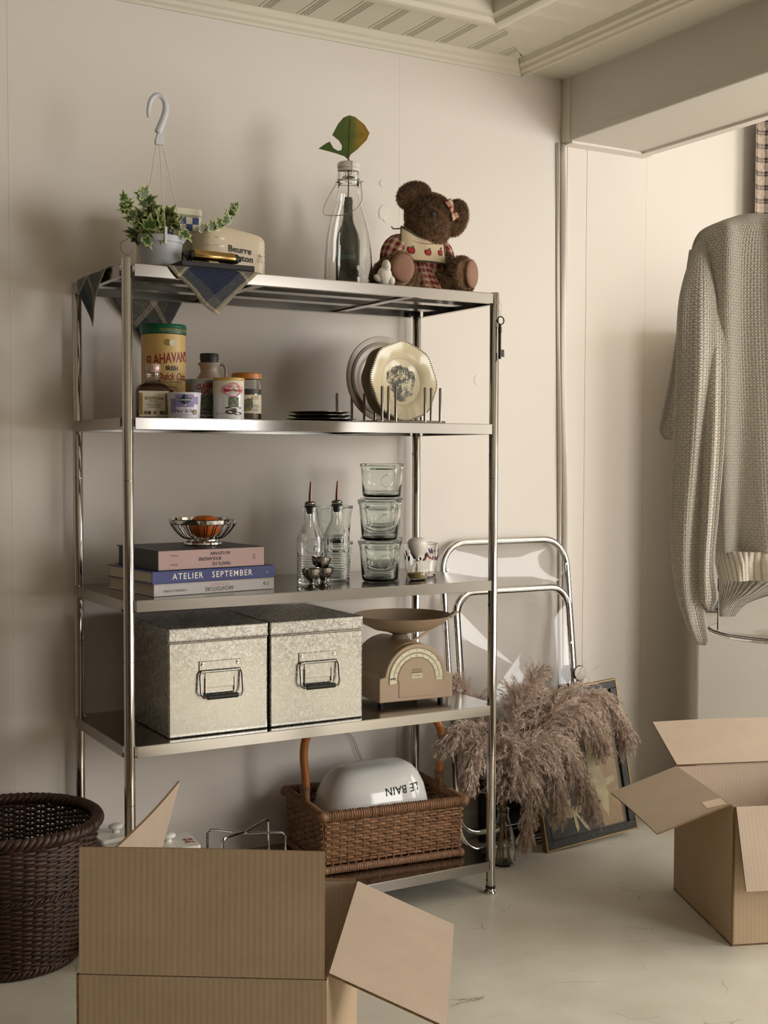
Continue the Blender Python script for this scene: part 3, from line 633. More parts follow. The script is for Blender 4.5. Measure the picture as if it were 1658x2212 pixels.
# white plaster figurine
fg = thing('figurine', 'small white plaster bird figurine in front of the teddy bear', 'figurine', (.637, .028, Z1+.0006))
m = MB().sphere((.002, 0, .026), (.019, .014, .021), 20, 14).sphere((.004, -.004, .046), (.011, .012, .017), 18, 12).sphere((-.014, .002, .018), (.013, .008, .008), 16, 10, Matrix.Rotation(.5, 4, 'Y'))
m.sphere((.017, -.006, .014), (.010, .008, .012), 14, 10).box(-.003, .001, -.006, -.004, .0, .012).box(.010, .013, -.006, -.004, .0, .012).sphere((.004, .0, .010), (.014, .010, .008), 16, 8)
o = m.build('body', 'plaster', fg, smooth=180); rm = o.modifiers.new('remesh', 'REMESH'); rm.mode = 'VOXEL'; rm.voxel_size = .0013; rm.use_smooth_shade = True
MB().sphere((.004, -.0155, .044), (.0015, .001, .0022), 10, 6).build('beak', 'plaster', fg)
# ------------------------------------------------------------------ teddy bear
bx, by = .815, .150
be = thing('teddy_bear', 'brown teddy bear in red gingham dress and apple bib sitting on the top shelf', 'teddy bear', (bx, by, Z1+.002))
ELL = []      # centre, radii, rotation about y, z
HZ = -.45
def ell(c, r, ry=0, rz=0): ELL.append((Vector(c), Vector(r), Matrix.Rotation(rz, 3, 'Z') @ Matrix.Rotation(ry, 3, 'Y')))
HT = .22                       # head tilt
def hd(x, y, z):               # point in head frame -> local
    q = Matrix.Rotation(-.45, 3, 'Z') @ Matrix.Rotation(HT, 3, 'Y') @ Vector((x, y, z)); return (q.x+.004, q.y-.032, q.z+.190)
ell(hd(0, 0, .006), (.058, .050, .052), HT, HZ); ell(hd(.0, -.030, -.020), (.044, .036, .036), HT, HZ); ell(hd(.0, -.048, -.010), (.027, .024, .023), HT, HZ); ell(hd(0, -.012, -.030), (.052, .044, .034), HT, HZ)
ell(hd(-.050, -.008, .044), (.040, .016, .030), HT-.55, HZ+.15); ell(hd(.062, -.004, .016), (.028, .015, .042), HT+.05, HZ-.1)
ell((0, .0, .075), (.066, .055, .085)); ell((0, .0, .135), (.046, .040, .04))
ell((-.060, -.015, .115), (.028, .026, .030)); ell((-.090, -.025, .082), (.026, .025, .040), .6); ell((-.122, -.034, .046), (.027, .026, .040), .75); ell((-.140, -.040, .026), (.022, .024, .024))
ell((.046, -.012, .112), (.024, .024, .030)); ell((.054, -.030, .080), (.022, .022, .036), -.35); ell((.060, -.048, .056), (.020, .022, .022))
ell((-.075, -.045, .030), (.036, .066, .030), 0, -.55); ell((-.122, -.098, .041), (.036, .026, .043), .15, -.10); ell((-.124, -.110, .046), (.031, .015, .037), .15, -.1)
ell((.038, -.045, .028), (.034, .060, .028), 0, -.2); ell((.058, -.098, .044), (.034, .028, .044), -.1, .38); ell((.065, -.110, .046), (.028, .016, .038), -.1, .38)
m = MB()
for c_, r_, R_ in ELL: m.sphere(c_, tuple(r_), 22, 14, R_.to_4x4())
o = m.build('body', 'bear_fur', be, smooth=180); rm = o.modifiers.new('remesh', 'REMESH'); rm.mode = 'VOXEL'; rm.voxel_size = .0028; rm.use_smooth_shade = True
ctr = [(c_, r_, R_, R_.transposed()) for c_, r_, R_ in ELL]
def inside(p, skip):
    for i, (c_, r_, R_, T_) in enumerate(ctr):
        if i == skip: continue
        q = T_ @ (p-c_)
        if (q.x/r_.x)**2+(q.y/r_.y)**2+(q.z/r_.z)**2 < .93: return True
    return False
rb = random.Random(5); m = MB()
HEADSET = set(range(6))
for i, (c_, r_, R_, T_) in enumerate(ctr):
    area_ = (r_.x*r_.y+r_.y*r_.z+r_.x*r_.z)*4.2
    dens = 900000 if i < 6 else 600000
    for _ in range(int(area_*dens*.9)):
        v_ = Vector((rb.gauss(0, 1), rb.gauss(0, 1), rb.gauss(0, 1))).normalized(); p = c_+R_ @ Vector((v_.x*r_.x, v_.y*r_.y, v_.z*r_.z))
        if p.y > .03 or p.z < .004 or inside(p, i): continue
        if 6 <= i <= 9 or i == 12: continue
        n_ = (R_ @ Vector((v_.x/r_.x, v_.y/r_.y, v_.z/r_.z))).normalized()
        if i in (17, 20) and n_.y < -.3: continue
        if i in (16, 19) and n_.y < -.75: continue
        L = rb.uniform(.007, .0125); t_ = n_.cross(Vector((rb.gauss(0, 1), rb.gauss(0, 1), rb.gauss(0, 1)))).normalized()
        down = Vector((0, 0, -1)); d_ = (n_*.8+down*.45+t_*.35).normalized(); wv = d_.cross(n_).normalized()*.0008 if d_.cross(n_).length > 1e-4 else t_*.0005
        mid = p+(n_*.75+t_*.2)*L*.55; tip = p+(n_*.6)*L*.5+d_*L*.6
        m.add([p-wv, p+wv, mid+wv*.7, mid-wv*.7, tip], [(0, 1, 2, 3), (3, 2, 4)])
stuff(m.build('fur', 'bear_fur', be, smooth=0))
def disc(c_, r_, nrm, mt, nm, par=be, n=20, th=.003):
    z = Vector(nrm).normalized(); Mx = Matrix.Translation(c_) @ z.to_track_quat('Z', 'Y').to_matrix().to_4x4()
    return MB().lathe([(0, th*1.4), (.6, th*1.3), (.9, th*.8), (1, 0), (.9, -th)], n, sx=r_[0], sy=r_[1], M=Mx).build(nm, mt, par, smooth=180)
disc((-.126, -.1255, .046), (.029, .035), (-.12, -1, -.02), 'foot_pad', 'foot_pad', th=.004); disc((.0705, -.1255, .046), (.026, .036), (.37, -.93, .0), 'foot_pad', 'foot_pad', th=.004)
q = hd(.002, -.073, -.002); MB().sphere(q, (.0085, .006, .0075), 16, 10).build('nose', 'black_rubber', be)
for x in (-.018, .016): MB().sphere(hd(x, -.0500, .020), (.0040, .003, .0042), 12, 8).build('eye', 'black_metal', be)
MB().tube([hd(.002, -.0735, -.008), hd(.002, -.0735, -.020), hd(-.006, -.073, -.028)], .0009, 5).tube([hd(.002, -.0735, -.020), hd(.010, -.073, -.028)], .0009, 5).build('mouth', 'black_metal', be)
# dress: puffed sleeves, bodice and skirt of red gingham
def shell(c_, r_, R_, k, zmin, zmax, nm, uvs=1, par=be):
    def fn(a, b):
        th = zmin+(zmax-zmin)*b; an = 2*PI*a; f = 1+.035*math.sin(an*9)
        v_ = Vector((math.cos(an)*math.sin(th)*f, math.sin(an)*math.sin(th)*f, math.cos(th)))
        return tuple(Vector(c_)+R_ @ Vector((v_.x*r_[0]*k, v_.y*r_[1]*k, v_.z*r_[2]*k)))
    return MB().grid(72, 20, fn, uv=lambda a, b: (a*2*PI*r_[0]*uvs, b*(zmax-zmin)*r_[2]*uvs), cu=False).build(nm, 'gingham', par, smooth=180)
I3 = Matrix.Identity(3)
shell((0, .0, .080), (.070, .059, .088), I3, 1.03, .5, 2.3, 'bodice')
shell((-.084, -.022, .098), (.040, .036, .052), Matrix.Rotation(.55, 3, 'Y'), 1.0, .15, 2.25, 'sleeve')
shell((.052, -.016, .105), (.030, .030, .042), Matrix.Rotation(-.4, 3, 'Y'), 1.0, .15, 2.2, 'sleeve')
def skirt(a, b):
    an = -PI*.95+PI*.90*a; r = .050+.045*b+.006*math.sin(an*16)*b
    return (-.026+r*math.cos(an)*.66, -.012+r*math.sin(an)*.95, .075-.072*b)
MB().grid(60, 16, skirt, uv=lambda a, b: (a*.20, b*.09)).build('skirt', 'gingham', be, smooth=180)
# bib
def bibpt(a, b, e=0):
    x = -.086+(.116+.012*b)*a-.006*b; z = .160-.084*b-.006*math.sin(PI*a)*(1-b)*3.2
    if b < .3: z -= .006*math.sin(PI*a)
    y = -.064-.012*b+1.6*(x+.024)**2*3-e-.002*math.sin(a*14)*(1-b)
    return (x, y, z)
bib = MB().grid(40, 26, bibpt).build('bib', 'bib_cream', be, smooth=180, solid=.0016)
edge = [bibpt(0, t, .001) for t in np.linspace(0, 1, 12)]+[bibpt(t, 1, .001) for t in np.linspace(0.05, 1, 20)]+[bibpt(1, t, .001) for t in np.linspace(.95, 0, 12)]
MB().tube(edge, .0018, 7).build('binding', 'olive_trim', bib)
MB().tube([bibpt(t, 0, .001) for t in np.linspace(0, 1, 20)], .0028, 8).build('binding', 'olive_trim', bib)
MB().tube(catmull([(-.056, -.03, .160), (-.075, -.02, .160), (-.092, -.02, .158), (-.098, -.02, .163)], 5), .0016, 6).build('tie', 'olive_trim', bib)
ap = [(0, .0062), (.004, .0080), (.0078, .0066), (.0090, .001), (.0072, -.0060), (.0035, -.0088), (0, -.0076), (-.0035, -.0088), (-.0072, -.0060), (-.0090, .001), (-.0078, .0066), (-.004, .0080)]
for a0 in (.18, .53, .86):
    sc = 1 if a0 < .8 else .85
    f_ = lambda x, y, e: bibpt(a0+x/.13, .66-y/.084, e)
    A_ = MB().add([f_(x*1.16*sc, y*1.14*sc, .0018) for x, y in ap], [tuple(range(12))]).build('apple', 'apple_edge', bib, smooth=0)
    MB().add([f_(x*.86*sc, y*.86*sc, .0023) for x, y in ap], [tuple(range(12))]).build('apple_face', 'apple_red', A_, smooth=0)
    MB().add([f_(x, y, .0026) for x, y in ((.0, .007), (.003, .013), (.0085, .0145), (.007, .0095))], [(0, 1, 2, 3)]).build('apple_leaf', 'leaf_olive', A_, smooth=0)
# bow on the ear: two loops and a knot
def loop(c_, dr, nm):
    c_ = Vector(c_); d_ = Vector(dr).normalized(); u_ = Vector((0, -1, 0)); s_ = d_.cross(u_).normalized()
    def fn(a, b):
        an = 2*PI*a; wv = (b-.5)*.022*(.45+.55*abs(math.sin(an/2)))
        return tuple(c_+d_*(.013-.013*math.cos(an))+u_*(.006*math.sin(an))+s_*wv)
    return MB().grid(26, 6, fn, uv=lambda a, b: (a*.05, b*.02)).build(nm, 'gingham', be, smooth=180, solid=.0008)
k_ = hd(.046, -.036, .026); loop(k_, (-.45, 0, .8), 'bow_loop'); loop(k_, (.45, 0, -.85), 'bow_loop'); MB().sphere(k_, (.006, .006, .007), 12, 8).build('bow_knot', 'bib_cream', be)
# ------------------------------------------------------------------ second shelf
def at2(x, y): return (x, y, Z2+.0006)
ot = thing('oat_tin', 'tall yellow oat tin with green lid and red lettering', 'tin', at2(.165, .235))
r = .051; a = face_cam(.165, .235)
MB().lathe([(0, 0), (r, 0), (r, .198), (0, .198)], 56).build('body', 'oat_yellow', ot)
ld = MB().lathe([(r+.0002, .199), (r+.0022, .1995), (r+.0022, .220), (r+.001, .2215), (r-.002, .2215), (r-.003, .219), (0, .219)], 56).build('lid', 'lid_green', ot)
MB().lathe([(r+.0022, .2140), (r+.0030, .2146), (r+.0030, .2156), (r+.0022, .2162)], 56).build('lid_bead', 'lid_green', ld)
lettering('TRUSTED FOR 200 YEARS', 'lid_yellow', ld, .0085, cyl_map(r+.0022, a+.55, .2065), sx=.8)
def arch(r, a0, z0, k): return lambda x, y: ((r+.0006)*math.cos(a0+x/r), (r+.0006)*math.sin(a0+x/r), z0+y+k*x*x*-1+.12*x)
lettering("FLAHAVAN'S", 'print_red', ot, .033, arch(r, a+.30, .142, 0.6), sx=.62, bold=.0006)
lettering('IRISH', 'print_dark', ot, .014, cyl_map(r, a+.40, .119), sx=.95, bold=.0005)
lettering('Quick Oats', 'print_red', ot, .024, cyl_map(r, a+.45, .100), shear=.25, sx=.72, bold=.0004)
lettering('COOKS IN 3 MINUTES', 'print_dark', ot, .006, cyl_map(r, a+.40, .088))
lettering('Original', 'print_red', ot, .014, cyl_map(r, a+.45, .026), shear=.2, sx=.9)
def ellp(w, h, n=24): return [(w*math.cos(2*PI*k/n), h*math.sin(2*PI*k/n)) for k in range(n)]
cm = cyl_map(r, a+.30, .060, eps=.0005)
MB().add([cm(x, y) for x, y in ellp(.026, .018)], [tuple(range(24))]).build('bowl_print', 'bowl_dark', ot, smooth=0)
cm2 = cyl_map(r, a+.30, .064, eps=.0012)
MB().add([cm2(x, y) for x, y in ellp(.023, .0125)], [tuple(range(24))]).build('porridge_print', 'oat_grain', ot, smooth=0)
cm3 = cyl_map(r, a+.34, .067, eps=.0018); MB().add([cm3(x, y) for x, y in ellp(.005, .0042, 12)], [tuple(range(12))]).build('berry_print', 'apple_red', ot, smooth=0)
for k, mt in ((-.006, 'label_gold'), (.005, 'tin_cream')):
    cm4 = cyl_map(r, a+.30, .178, eps=.0006+(.0004 if k > 0 else 0)); MB().add([cm4(x+k, y) for x, y in ellp(.0075, .0075, 18)], [tuple(range(18))]).build('medal_print', mt, ot, smooth=0)
for i in range(9):
    cm5 = cyl_map(r, a-.75, .140-.013*i); MB().add([cm5(x, y) for x, y in ((-.012, -.0005), (.010-.004*(i % 3), -.0005), (.010-.004*(i % 3), .0005), (-.012, .0005))], [(0, 1, 2, 3)]).build('small_print', 'print_dark', ot, smooth=0)
# amber bottle with paper label
ab = thing('amber_bottle', 'amber square-shouldered bottle with ornate cream label and pinkish cap', 'bottle', at2(.0935, .105), rz=-.30)
def sq_loft(secs, n=40, e=.45):
    m = MB(); k = len(secs)
    def fn(a_, b_):
        w_, z_, ee = secs[int(round(b_*(k-1)))]; an = 2*PI*a_; ca, sa = math.cos(an), math.sin(an)
        return (w_*math.copysign(abs(ca)**ee, ca), w_*math.copysign(abs(sa)**ee, sa), z_)
    m.grid(n, k, fn, cu=True); m.f.append(tuple(range(n-1, -1, -1))); m.f.append(tuple((k-1)*n+i for i in range(n))); return m
sq_loft([(.036, 0, .4), (.038, .002, .4), (.038, .062, .4), (.036, .069, .5), (.028, .077, .7), (.019, .081, .9)]).build('body', 'amber', ab, smooth=50)
MB().lathe([(.0185, .0805), (.0165, .084), (.0155, .090), (.0165, .0915), (.0165, .094), (.0150, .0955), (.0150, .1015), (.0138, .102), (.0138, .081)], 36).build('neck', 'clear_glass', ab)
MB().lathe([(0, .102), (.0160, .102), (.0168, .103), (.0168, .120), (.0158, .1215), (0, .1215)], 36).build('cap', 'cap_pink', ab)
def flat(y, x0=0, z0=0): return lambda x_, y_: (x0+x_, y, z0+y_)
MB().box(-.032, .032, -.0392, -.0386, .004, .060).build('label', 'paper_label', ab, smooth=0); L_ = ab
for sx_ in (-.028, .028): MB().box(sx_-.0035, sx_+.0035, -.0395, -.0393, .008, .056).build('label_border', 'label_gold', ab, smooth=0)
lettering('GIUSEPPE Giusti', 'label_gold', ab, .0085, flat(-.0396, 0, .044), sx=.72, bold=.0002); lettering('MODENA', 'print_dark', ab, .0048, flat(-.0396, 0, .037))
[MB().box(-.016+.002*i, .016-.002*i, -.0396, -.0394, z_, z_+.0010).build('small_print', 'print_grey', ab, smooth=0) for i, z_ in enumerate((.031, .0275, .024))]
for i, x_ in enumerate((-.018, -.010, .002, .016, .021)): MB().lathe([(.0042, 0), (.0042, .0003), (0, .0003)], 16, M=Matrix.Translation((x_, -.0393, .0125)) @ Matrix.Rotation(PI/2, 4, 'X')).build('medal', 'label_gold' if i % 2 == 0 else 'print_grey', ab)
# small salt tub
st = thing('salt_tub', 'short lavender and white salt tub with navy diamond badge', 'tub', at2(.1385, .034)); a = face_cam(.1385, .034)
MB().lathe([(0, 0), (.034, 0), (.0365, .052), (.0375, .053), (.0375, .0555), (.036, .056), (0, .0555)], 48).build('body', 'salt_white', st)
patch(.0355, a+.05, .040, .024, .027, eps=.0011, r2=.0362).build('label', 'lavender', st); cm = cyl_map(.036, a+.05, .040, eps=.0016)
MB().add([cm(x_, y_) for x_, y_ in ((0, -.0135), (.0185, 0), (0, .0135), (-.0185, 0))], [(0, 1, 2, 3)]).build('diamond', 'print_white', st, smooth=0)
cm = cyl_map(.036, a+.05, .040, eps=.0021); MB().add([cm(x_, y_) for x_, y_ in ((0, -.0122), (.0168, 0), (0, .0122), (-.0168, 0))], [(0, 1, 2, 3)]).build('diamond', 'navy_diamond', st, smooth=0)
lettering('Guerandais', 'print_white', st, .0062, cyl_map(.036, a+.05, .0395, eps=.0026), shear=.2); lettering('Fleur de Sel', 'print_dark', st, .0105, cyl_map(.035, a+.05, .0155, eps=.0012), sx=.85)
lettering('LE GUERANDAIS', 'lavender', st, .0035, cyl_map(.035, a+.05, .0075, eps=.0012), space=1.4)
cm = cyl_map(.0352, a+.72, .013, eps=.0009); MB().add([cm(x_, y_) for x_, y_ in ellp(.0052, .0058, 18)], [tuple(range(18))]).build('seal', 'label_gold', st, smooth=0)
for aa, zz, hh in ((-.72, .012, .03), (.80, .030, .018)): patch(.0352, a+aa, .012, zz, hh, eps=.0010).build('herb_print', 'lavender', st)
# grey baking powder can
cg = thing('grey_can', 'grey tin can with dark red arched lettering behind the salt tub', 'can', at2(.206, .105)); a = face_cam(.206, .105); r = .035
MB().lathe([(0, 0), (r+.0008, 0), (r+.0008, .003), (r, .004), (r, .086), (r+.0008, .087), (r+.0008, .0905), (r-.001, .0905), (r-.002, .088), (0, .088)], 48).build('body', 'can_grey', cg)
lettering('CLABBER', 'print_red', cg, .0155, arch(r, a+.35, .075, 4.0), bold=.0006, sx=.72); lettering('GIRL', 'print_red', cg, .0145, cyl_map(r, a+.35, .0625), bold=.0006, sx=.8)
patch(r, a+.42, .046, .018, .036).build('picture_print', 'print_art', cg); patch(r, a-.95, .016, .058, .022).build('side_print', 'label_gold', cg)
patch(r, a+.42, .050, .0550, .0012).build('line_print', 'print_dark', cg); patch(r, a+.42, .052, .001, .0155).build('band_print', 'print_grey', cg)
lettering('Baking Powder', 'print_white', cg, .0085, cyl_map(r, a+.42, .0095, eps=.0010), sx=.8)
# maple jug
jg = thing('syrup_jug', 'beige plastic syrup jug with black cap and small loop handle', 'jug', at2(.283, .245))
MB().lathe([(0, 0), (.036, 0), (.039, .004), (.039, .075), (.034, .098), (.024, .112), (.0205, .120), (.022, .130), (.0265, .137), (.0265, .1395), (.019, .1405), (0, .1405)], 40).build('body', 'jug_beige', jg)
MB().lathe([(0, .1408), (.0212, .1408), (.0212, .146), (.0222, .1465), (.0222, .160), (.021, .1618), (0, .1618)], 40).build('cap', 'cap_black', jg)
MB().tube(catmull([(.018, -.010, .136), (.028, -.014, .136), (.0345, -.017, .128), (.035, -.017, .112), (.033, -.016, .098)], 6), .0034, 8, flat=1.2).build('handle', 'jug_beige', jg)
# white baking powder can with pink label
pw = thing('pink_label_can', 'white can with yellow lid, pink oval label and cake picture', 'can', at2(.244, .036)); a = face_cam(.244, .036); r = .0342
MB().lathe([(0, 0), (r+.0006, 0), (r+.0006, .002), (r, .003), (r, .085), (0, .085)], 48).build('body', 'can_white', pw)
patch(r, a-.02, .2, .056, .029, n=48).build('upper_print', 'paper_label', pw)
MB().lathe([(r+.0004, .0852), (r+.0016, .0856), (r+.0016, .0905), (r+.0006, .0915), (r-.002, .0915), (r-.003, .089), (0, .089)], 48).build('lid', 'lid_yellow', pw)
lobe = [(x_*(1+.10*math.cos(4*t_)), y_*(1+.12*math.cos(4*t_))) for t_, (x_, y_) in zip(np.linspace(0, 2*PI, 33)[:-1], ellp(.0245, .0135, 32))]
cm = cyl_map(r, a+.32, .064, eps=.0010); MB().add([cm(x_*1.04, y_*1.05) for x_, y_ in lobe], [tuple(range(32))]).build('label_edge', 'print_dark', pw, smooth=0)
cm = cyl_map(r, a+.32, .064, eps=.0014); MB().add([cm(x_, y_) for x_, y_ in lobe], [tuple(range(32))]).build('label', 'pink_label', pw, smooth=0)
lettering('Baking Powder', 'print_red', pw, .0098, cyl_map(r, a+.32, .063, eps=.0018), bold=.0004, sx=.72); lettering("TRADER JOE'S", 'print_dark', pw, .0045, cyl_map(r, a+.32, .0705, eps=.0018)); lettering('Double Acting', 'print_dark', pw, .0036, cyl_map(r, a+.32, .0565, eps=.0018))
patch(r, a+.34, .024, .026, .022).build('cake_print', 'print_art', pw); cm = cyl_map(r, a+.34, .0245, eps=.0008)
MB().add([cm(x_, y_) for x_, y_ in ellp(.0195, .0028, 20)], [tuple(range(20))]).build('stand_print', 'print_dark', pw, smooth=0)
for dx, dz, w_, h_ in ((-.008, .0155, .010, .005), (.010, .0125, .011, .0035), (.002, .018, .005, .006)):
    cm = cyl_map(r, a+.34, dz, eps=.0008); MB().add([cm(dx+x_, y_) for x_, y_ in ellp(w_, h_, 16)], [tuple(range(16))]).build('scoop_print', 'print_dark', pw, smooth=0)
lettering('NET WT 8.1 OZ', 'print_grey', pw, .0034, cyl_map(r, a-.50, .012)); 
# jam jar with orange lid
jj = thing('jam_jar', 'glass jam jar with orange lid and illustrated label', 'jar', at2(.318, .105)); a = face_cam(.318, .105); r = .0332
MB().lathe([(0, 0), (r-.002, 0), (r, .003), (r, .082), (r-.003, .089), (r-.003, .100), (r-.0045, .100), (r-.0045, .089), (r-.0018, .081), (r-.0018, .004), (0, .003)], 48).build('body', 'clear_glass', jj)
MB().lathe([(0, .0035), (r-.0024, .0045), (r-.0024, .062), (0, .062)], 40).build('contents', 'jam', jj)
MB().lathe([(r-.001, .0945), (r+.0015, .095), (r+.0015, .1065), (r-.0005, .1085), (0, .109)], 48).build('lid', 'lid_orange', jj)
patch(r, a+.2, .115, .016, .042, n=40).build('label', 'paper_label', jj); patch(r, a+.2, .115, .0615, .010, n=40).build('label_band', 'cap_black', jj)
for aa, w_, zz, hh, mt in ((.0, .022, .022, .026, 'label_gold'), (.22, .014, .028, .022, 'print_art'), (-.2, .010, .020, .02, 'print_art')): patch(r, a+aa, w_, zz, hh, eps=.0008).build('figure_print', mt, jj)
lettering('ATE', 'label_gold', jj, .012, cyl_map(r, a+.62, .051, eps=.0009))
for zz, w_ in ((.034, .020), (.030, .022), (.025, .018), (.021, .014)): patch(r, a+.62, w_, zz, .0016, eps=.0009).build('small_print', 'print_grey', jj)
# stack of three dark scalloped dishes
for k, (rr, zz, dx) in enumerate(((.084, 0, 0), (.078, .0085, -.003), (.072, .0165, -.004))):
    lab = ('dark pewter dish with wavy rim, bottom of the stack of three', 'dark pewter dish with wavy rim, middle of the stack of three', 'dark pewter dish with wavy rim, top of the stack of three')[k]
    m = MB().lathe([(0, .0), (rr*.62, 0), (rr*.72, .002), (rr*.90, .0065), (rr, .0075), (rr, .0085), (rr*.89, .0078), (rr*.71, .0034), (rr*.6, .0014), (0, .0014)], 72, wob=lambda t, i: 1+(.028*math.cos(10*t) if i in (3, 4, 5, 6) else 0))
    o = m.build('pewter_dish', 'pewter', smooth=60); o.location = (.526+dx, .135, Z2+.0006+zz); tag(o, lab, 'dish', 'stacked pewter dishes')
# plate rack: two rows of upright pegs on a base
pk = thing('plate_rack', 'steel peg rack holding upright plates on the second shelf', 'plate rack', at2(.735, .150), rz=0)
P1 = [(.646, .050), (.665, .052), (.684, .050), (.767, .050), (.786, .052), (.811, .050)]
P2 = [(.640, .270), (.675, .255), (.700, .235), (.722, .220), (.860, .260), (.880, .25)]
for (x_, y_), h_ in [(q_, .088) for q_ in P1]+[(q_, .080) for q_ in P2]:
    lx, ly = x_-.735, y_-.150
    MB().lathe([(0, .0025), (.0034, .0025), (.0034, h_-.003), (.002, h_-.0006), (0, h_)], 14, (lx, ly, 0)).build('peg', 'chrome_dark', pk)
for yy in (.050, .250): MB().tube([(-.105, yy-.150, .0035), (.09 if yy < .1 else .15, yy-.150, .0035)], .003, 10).build('rail', 'chrome_dark', pk)
for xx in (-.09, .07): MB().tube([(xx, -.10, .0035), (xx, .10, .0035)], .003, 10).build('rail', 'chrome_dark', pk)
# plates: lathe lying in xz plane, tilted and turned
def plate_obj(name, label, cx, cy, R_, mt, rz, tilt, wob=None, group=None):
    t = thing(name, label, 'plate', (cx, cy, Z2+.0008+.004+R_*math.cos(tilt)), group=group)
    t.rotation_euler = (PI/2-tilt, 0, rz)      # disc axis -> towards the viewer
    prof = [(0, .0), (R_*.55, 0), (R_*.60, .003), (R_*.70, .008), (R_*.97, .013), (R_, .0145), (R_*.99, .0170), (R_*.70, .0115), (R_*.62, .0065), (R_*.58, .0035), (0, .0035)]
    o = MB().lathe(prof, 96, wob=wob).build('body', mt, t, smooth=60)
    return t, o
def octo(t, i): return 1+(.022*math.cos(8*t+.4) if 3 <= i <= 7 else 0)
pl, po_ = plate_obj('engraved_plate', 'cream scalloped plate with dark engraved landscape in the middle', .742, .125, .100, 'plate_cream', .08, .10, octo)
rng = random.Random(3)
eb = MB()
for k in range(110):
    t_ = 2*PI*k/110; rr = .0972*(1+.022*math.cos(8*t_+.4))
    eb.sphere((rr*math.cos(t_), rr*math.sin(t_), .0168), (.0022, .0016, .0007), 6, 4, Matrix.Rotation(t_, 4, 'Z'))
stuff(eb.build('rim_beading', 'ink', pl, smooth=180))
def scen():
    t = NT('scenery_print'); v = t.coord('Object'); n = t.noise(v, 60, 8, .7); n2 = t.noise(v, 220, 4, .7)
    f = t.math('ADD', t.math('MULTIPLY', n, .75), t.math('MULTIPLY', n2, .4)); t.col(t.ramp(f, [(.50, lin('#1f221d')), (.57, lin('#4a4c42')), (.62, lin('#b7ab8c')), (.7, lin('#d6c9a6'))])); t.set(Roughness=.2)
scen()
tre = []
for k in range(40):
    t_ = 2*PI*k/40; rr = .042*(1+.10*rng.uniform(-1, 1)+.08*math.sin(3*t_)); tre.append((rr*math.cos(t_), rr*math.sin(t_)*1.03-.001, .0039))
MB().add(tre, [tuple(range(40))]).build('landscape_print', 'scenery_print', pl, smooth=0)
MB().lathe([(.058, .00385), (.0595, .0046)], 64).build('well_line', 'plate_rose', pl)
pg, _ = plate_obj('green_rim_plate', 'darker plate with green-grey rim standing between the two other plates', .736, .163, .097, 'plate_green', .08, .10, octo)
pb, _ = plate_obj('rose_plate', 'large pale brown plate with darker band at the back of the rack', .765, .262, .112, 'plate_rose', .02, .08)
MB().lathe([(.088, .01535), (.096, .01665)], 80).build('band', 'scale_grey', pb)
# ------------------------------------------------------------------ third shelf
def book(name, label, p0, p1, z, th, depth, cov, spine, title, pages='page_edges', hard=.002):
    # p0,p1: left and right end of the spine in plan
    d = Vector((p1[0]-p0[0], p1[1]-p0[1], 0)); L = d.length; t = thing(name, label, 'book', (p0[0], p0[1], z), math.atan2(d.y, d.x), 'books stacked on the third shelf')
    MB().box(0, L, 0, depth, 0, hard).box(0, L, 0, depth, th-hard, th).build('cover', cov, t, smooth=0, bevel=.0006)
    MB().box(0, L, 0, .0022, 0, th).build('spine', spine, t, smooth=0, bevel=.0009)
    MB().box(.004, L-.004, .0025, depth-.004, hard+.0001, th-hard-.0001).build('pages', pages, t, smooth=0)
    return t, L
def sp(L, th, fx, fz, flip=False):
    k = -1 if flip else 1
    return lambda x_, y_: (L*fx+k*x_, -.0004, th*fz+k*y_)
b1, L = book('grey_book', 'light grey paperback book at the bottom of the stack, title upside down', (.066, .030), (.369, .066), Z3+.0006, .0275, .235, 'book_grey', 'book_grey', '')
lettering('ARCHITEXTURE', 'print_dark', b1, .0130, sp(L, .0275, .53, .36, True), sx=.78); lettering('DE PATISSERIE', 'pink_label', b1, .0075, sp(L, .0275, .53, .70, True)); lettering('AURELIEN COHEN', 'print_grey', b1, .0068, sp(L, .0275, .17, .40, True)); lettering('G', 'print_dark', b1, .0095, sp(L, .0275, .915, .5), bold=.0003); lettering(')', 'print_dark', b1, .0095, sp(L, .0275, .945, .5), bold=.0003)
b2, L = book('blue_book', 'deep blue hardback with white spaced lettering in the middle of the stack', (.060, .024), (.368, .058), Z3+.0284, .0275, .23, 'book_blue', 'book_blue', '')
lettering('ATELIER   SEPTEMBER', 'print_white', b2, .0190, sp(L, .0275, .48, .5), space=1.22, sx=.92, bold=.0001); lettering('a', 'print_white', b2, .008, sp(L, .0275, .93, .5))
b3, L = book('pink_book', 'thick black book with pink spine and upside-down title, topmost of the stack', (.078, .034), (.340, .058), Z3+.0562, .0440, .225, 'book_black', 'book_pink', '', pages='book_black')
lettering('TRAITE DE', 'print_dark', b3, .0100, sp(L, .044, .585, .24, True), bold=.0002); lettering('BOULANGERIE', 'print_dark', b3, .0100, sp(L, .044, .475, .50, True), bold=.0002, sx=.85); lettering('AU LEVAIN', 'print_dark', b3, .0100, sp(L, .044, .575, .76, True), bold=.0002)
lettering('Ludovic', 'print_grey', b3, .006, sp(L, .044, .14, .72, True)); lettering('Richard', 'print_grey', b3, .006, sp(L, .044, .14, .26, True)); lettering('(H)', 'print_dark', b3, .0095, lambda x_, y_: (L*.90+y_, -.0004, .022-x_))
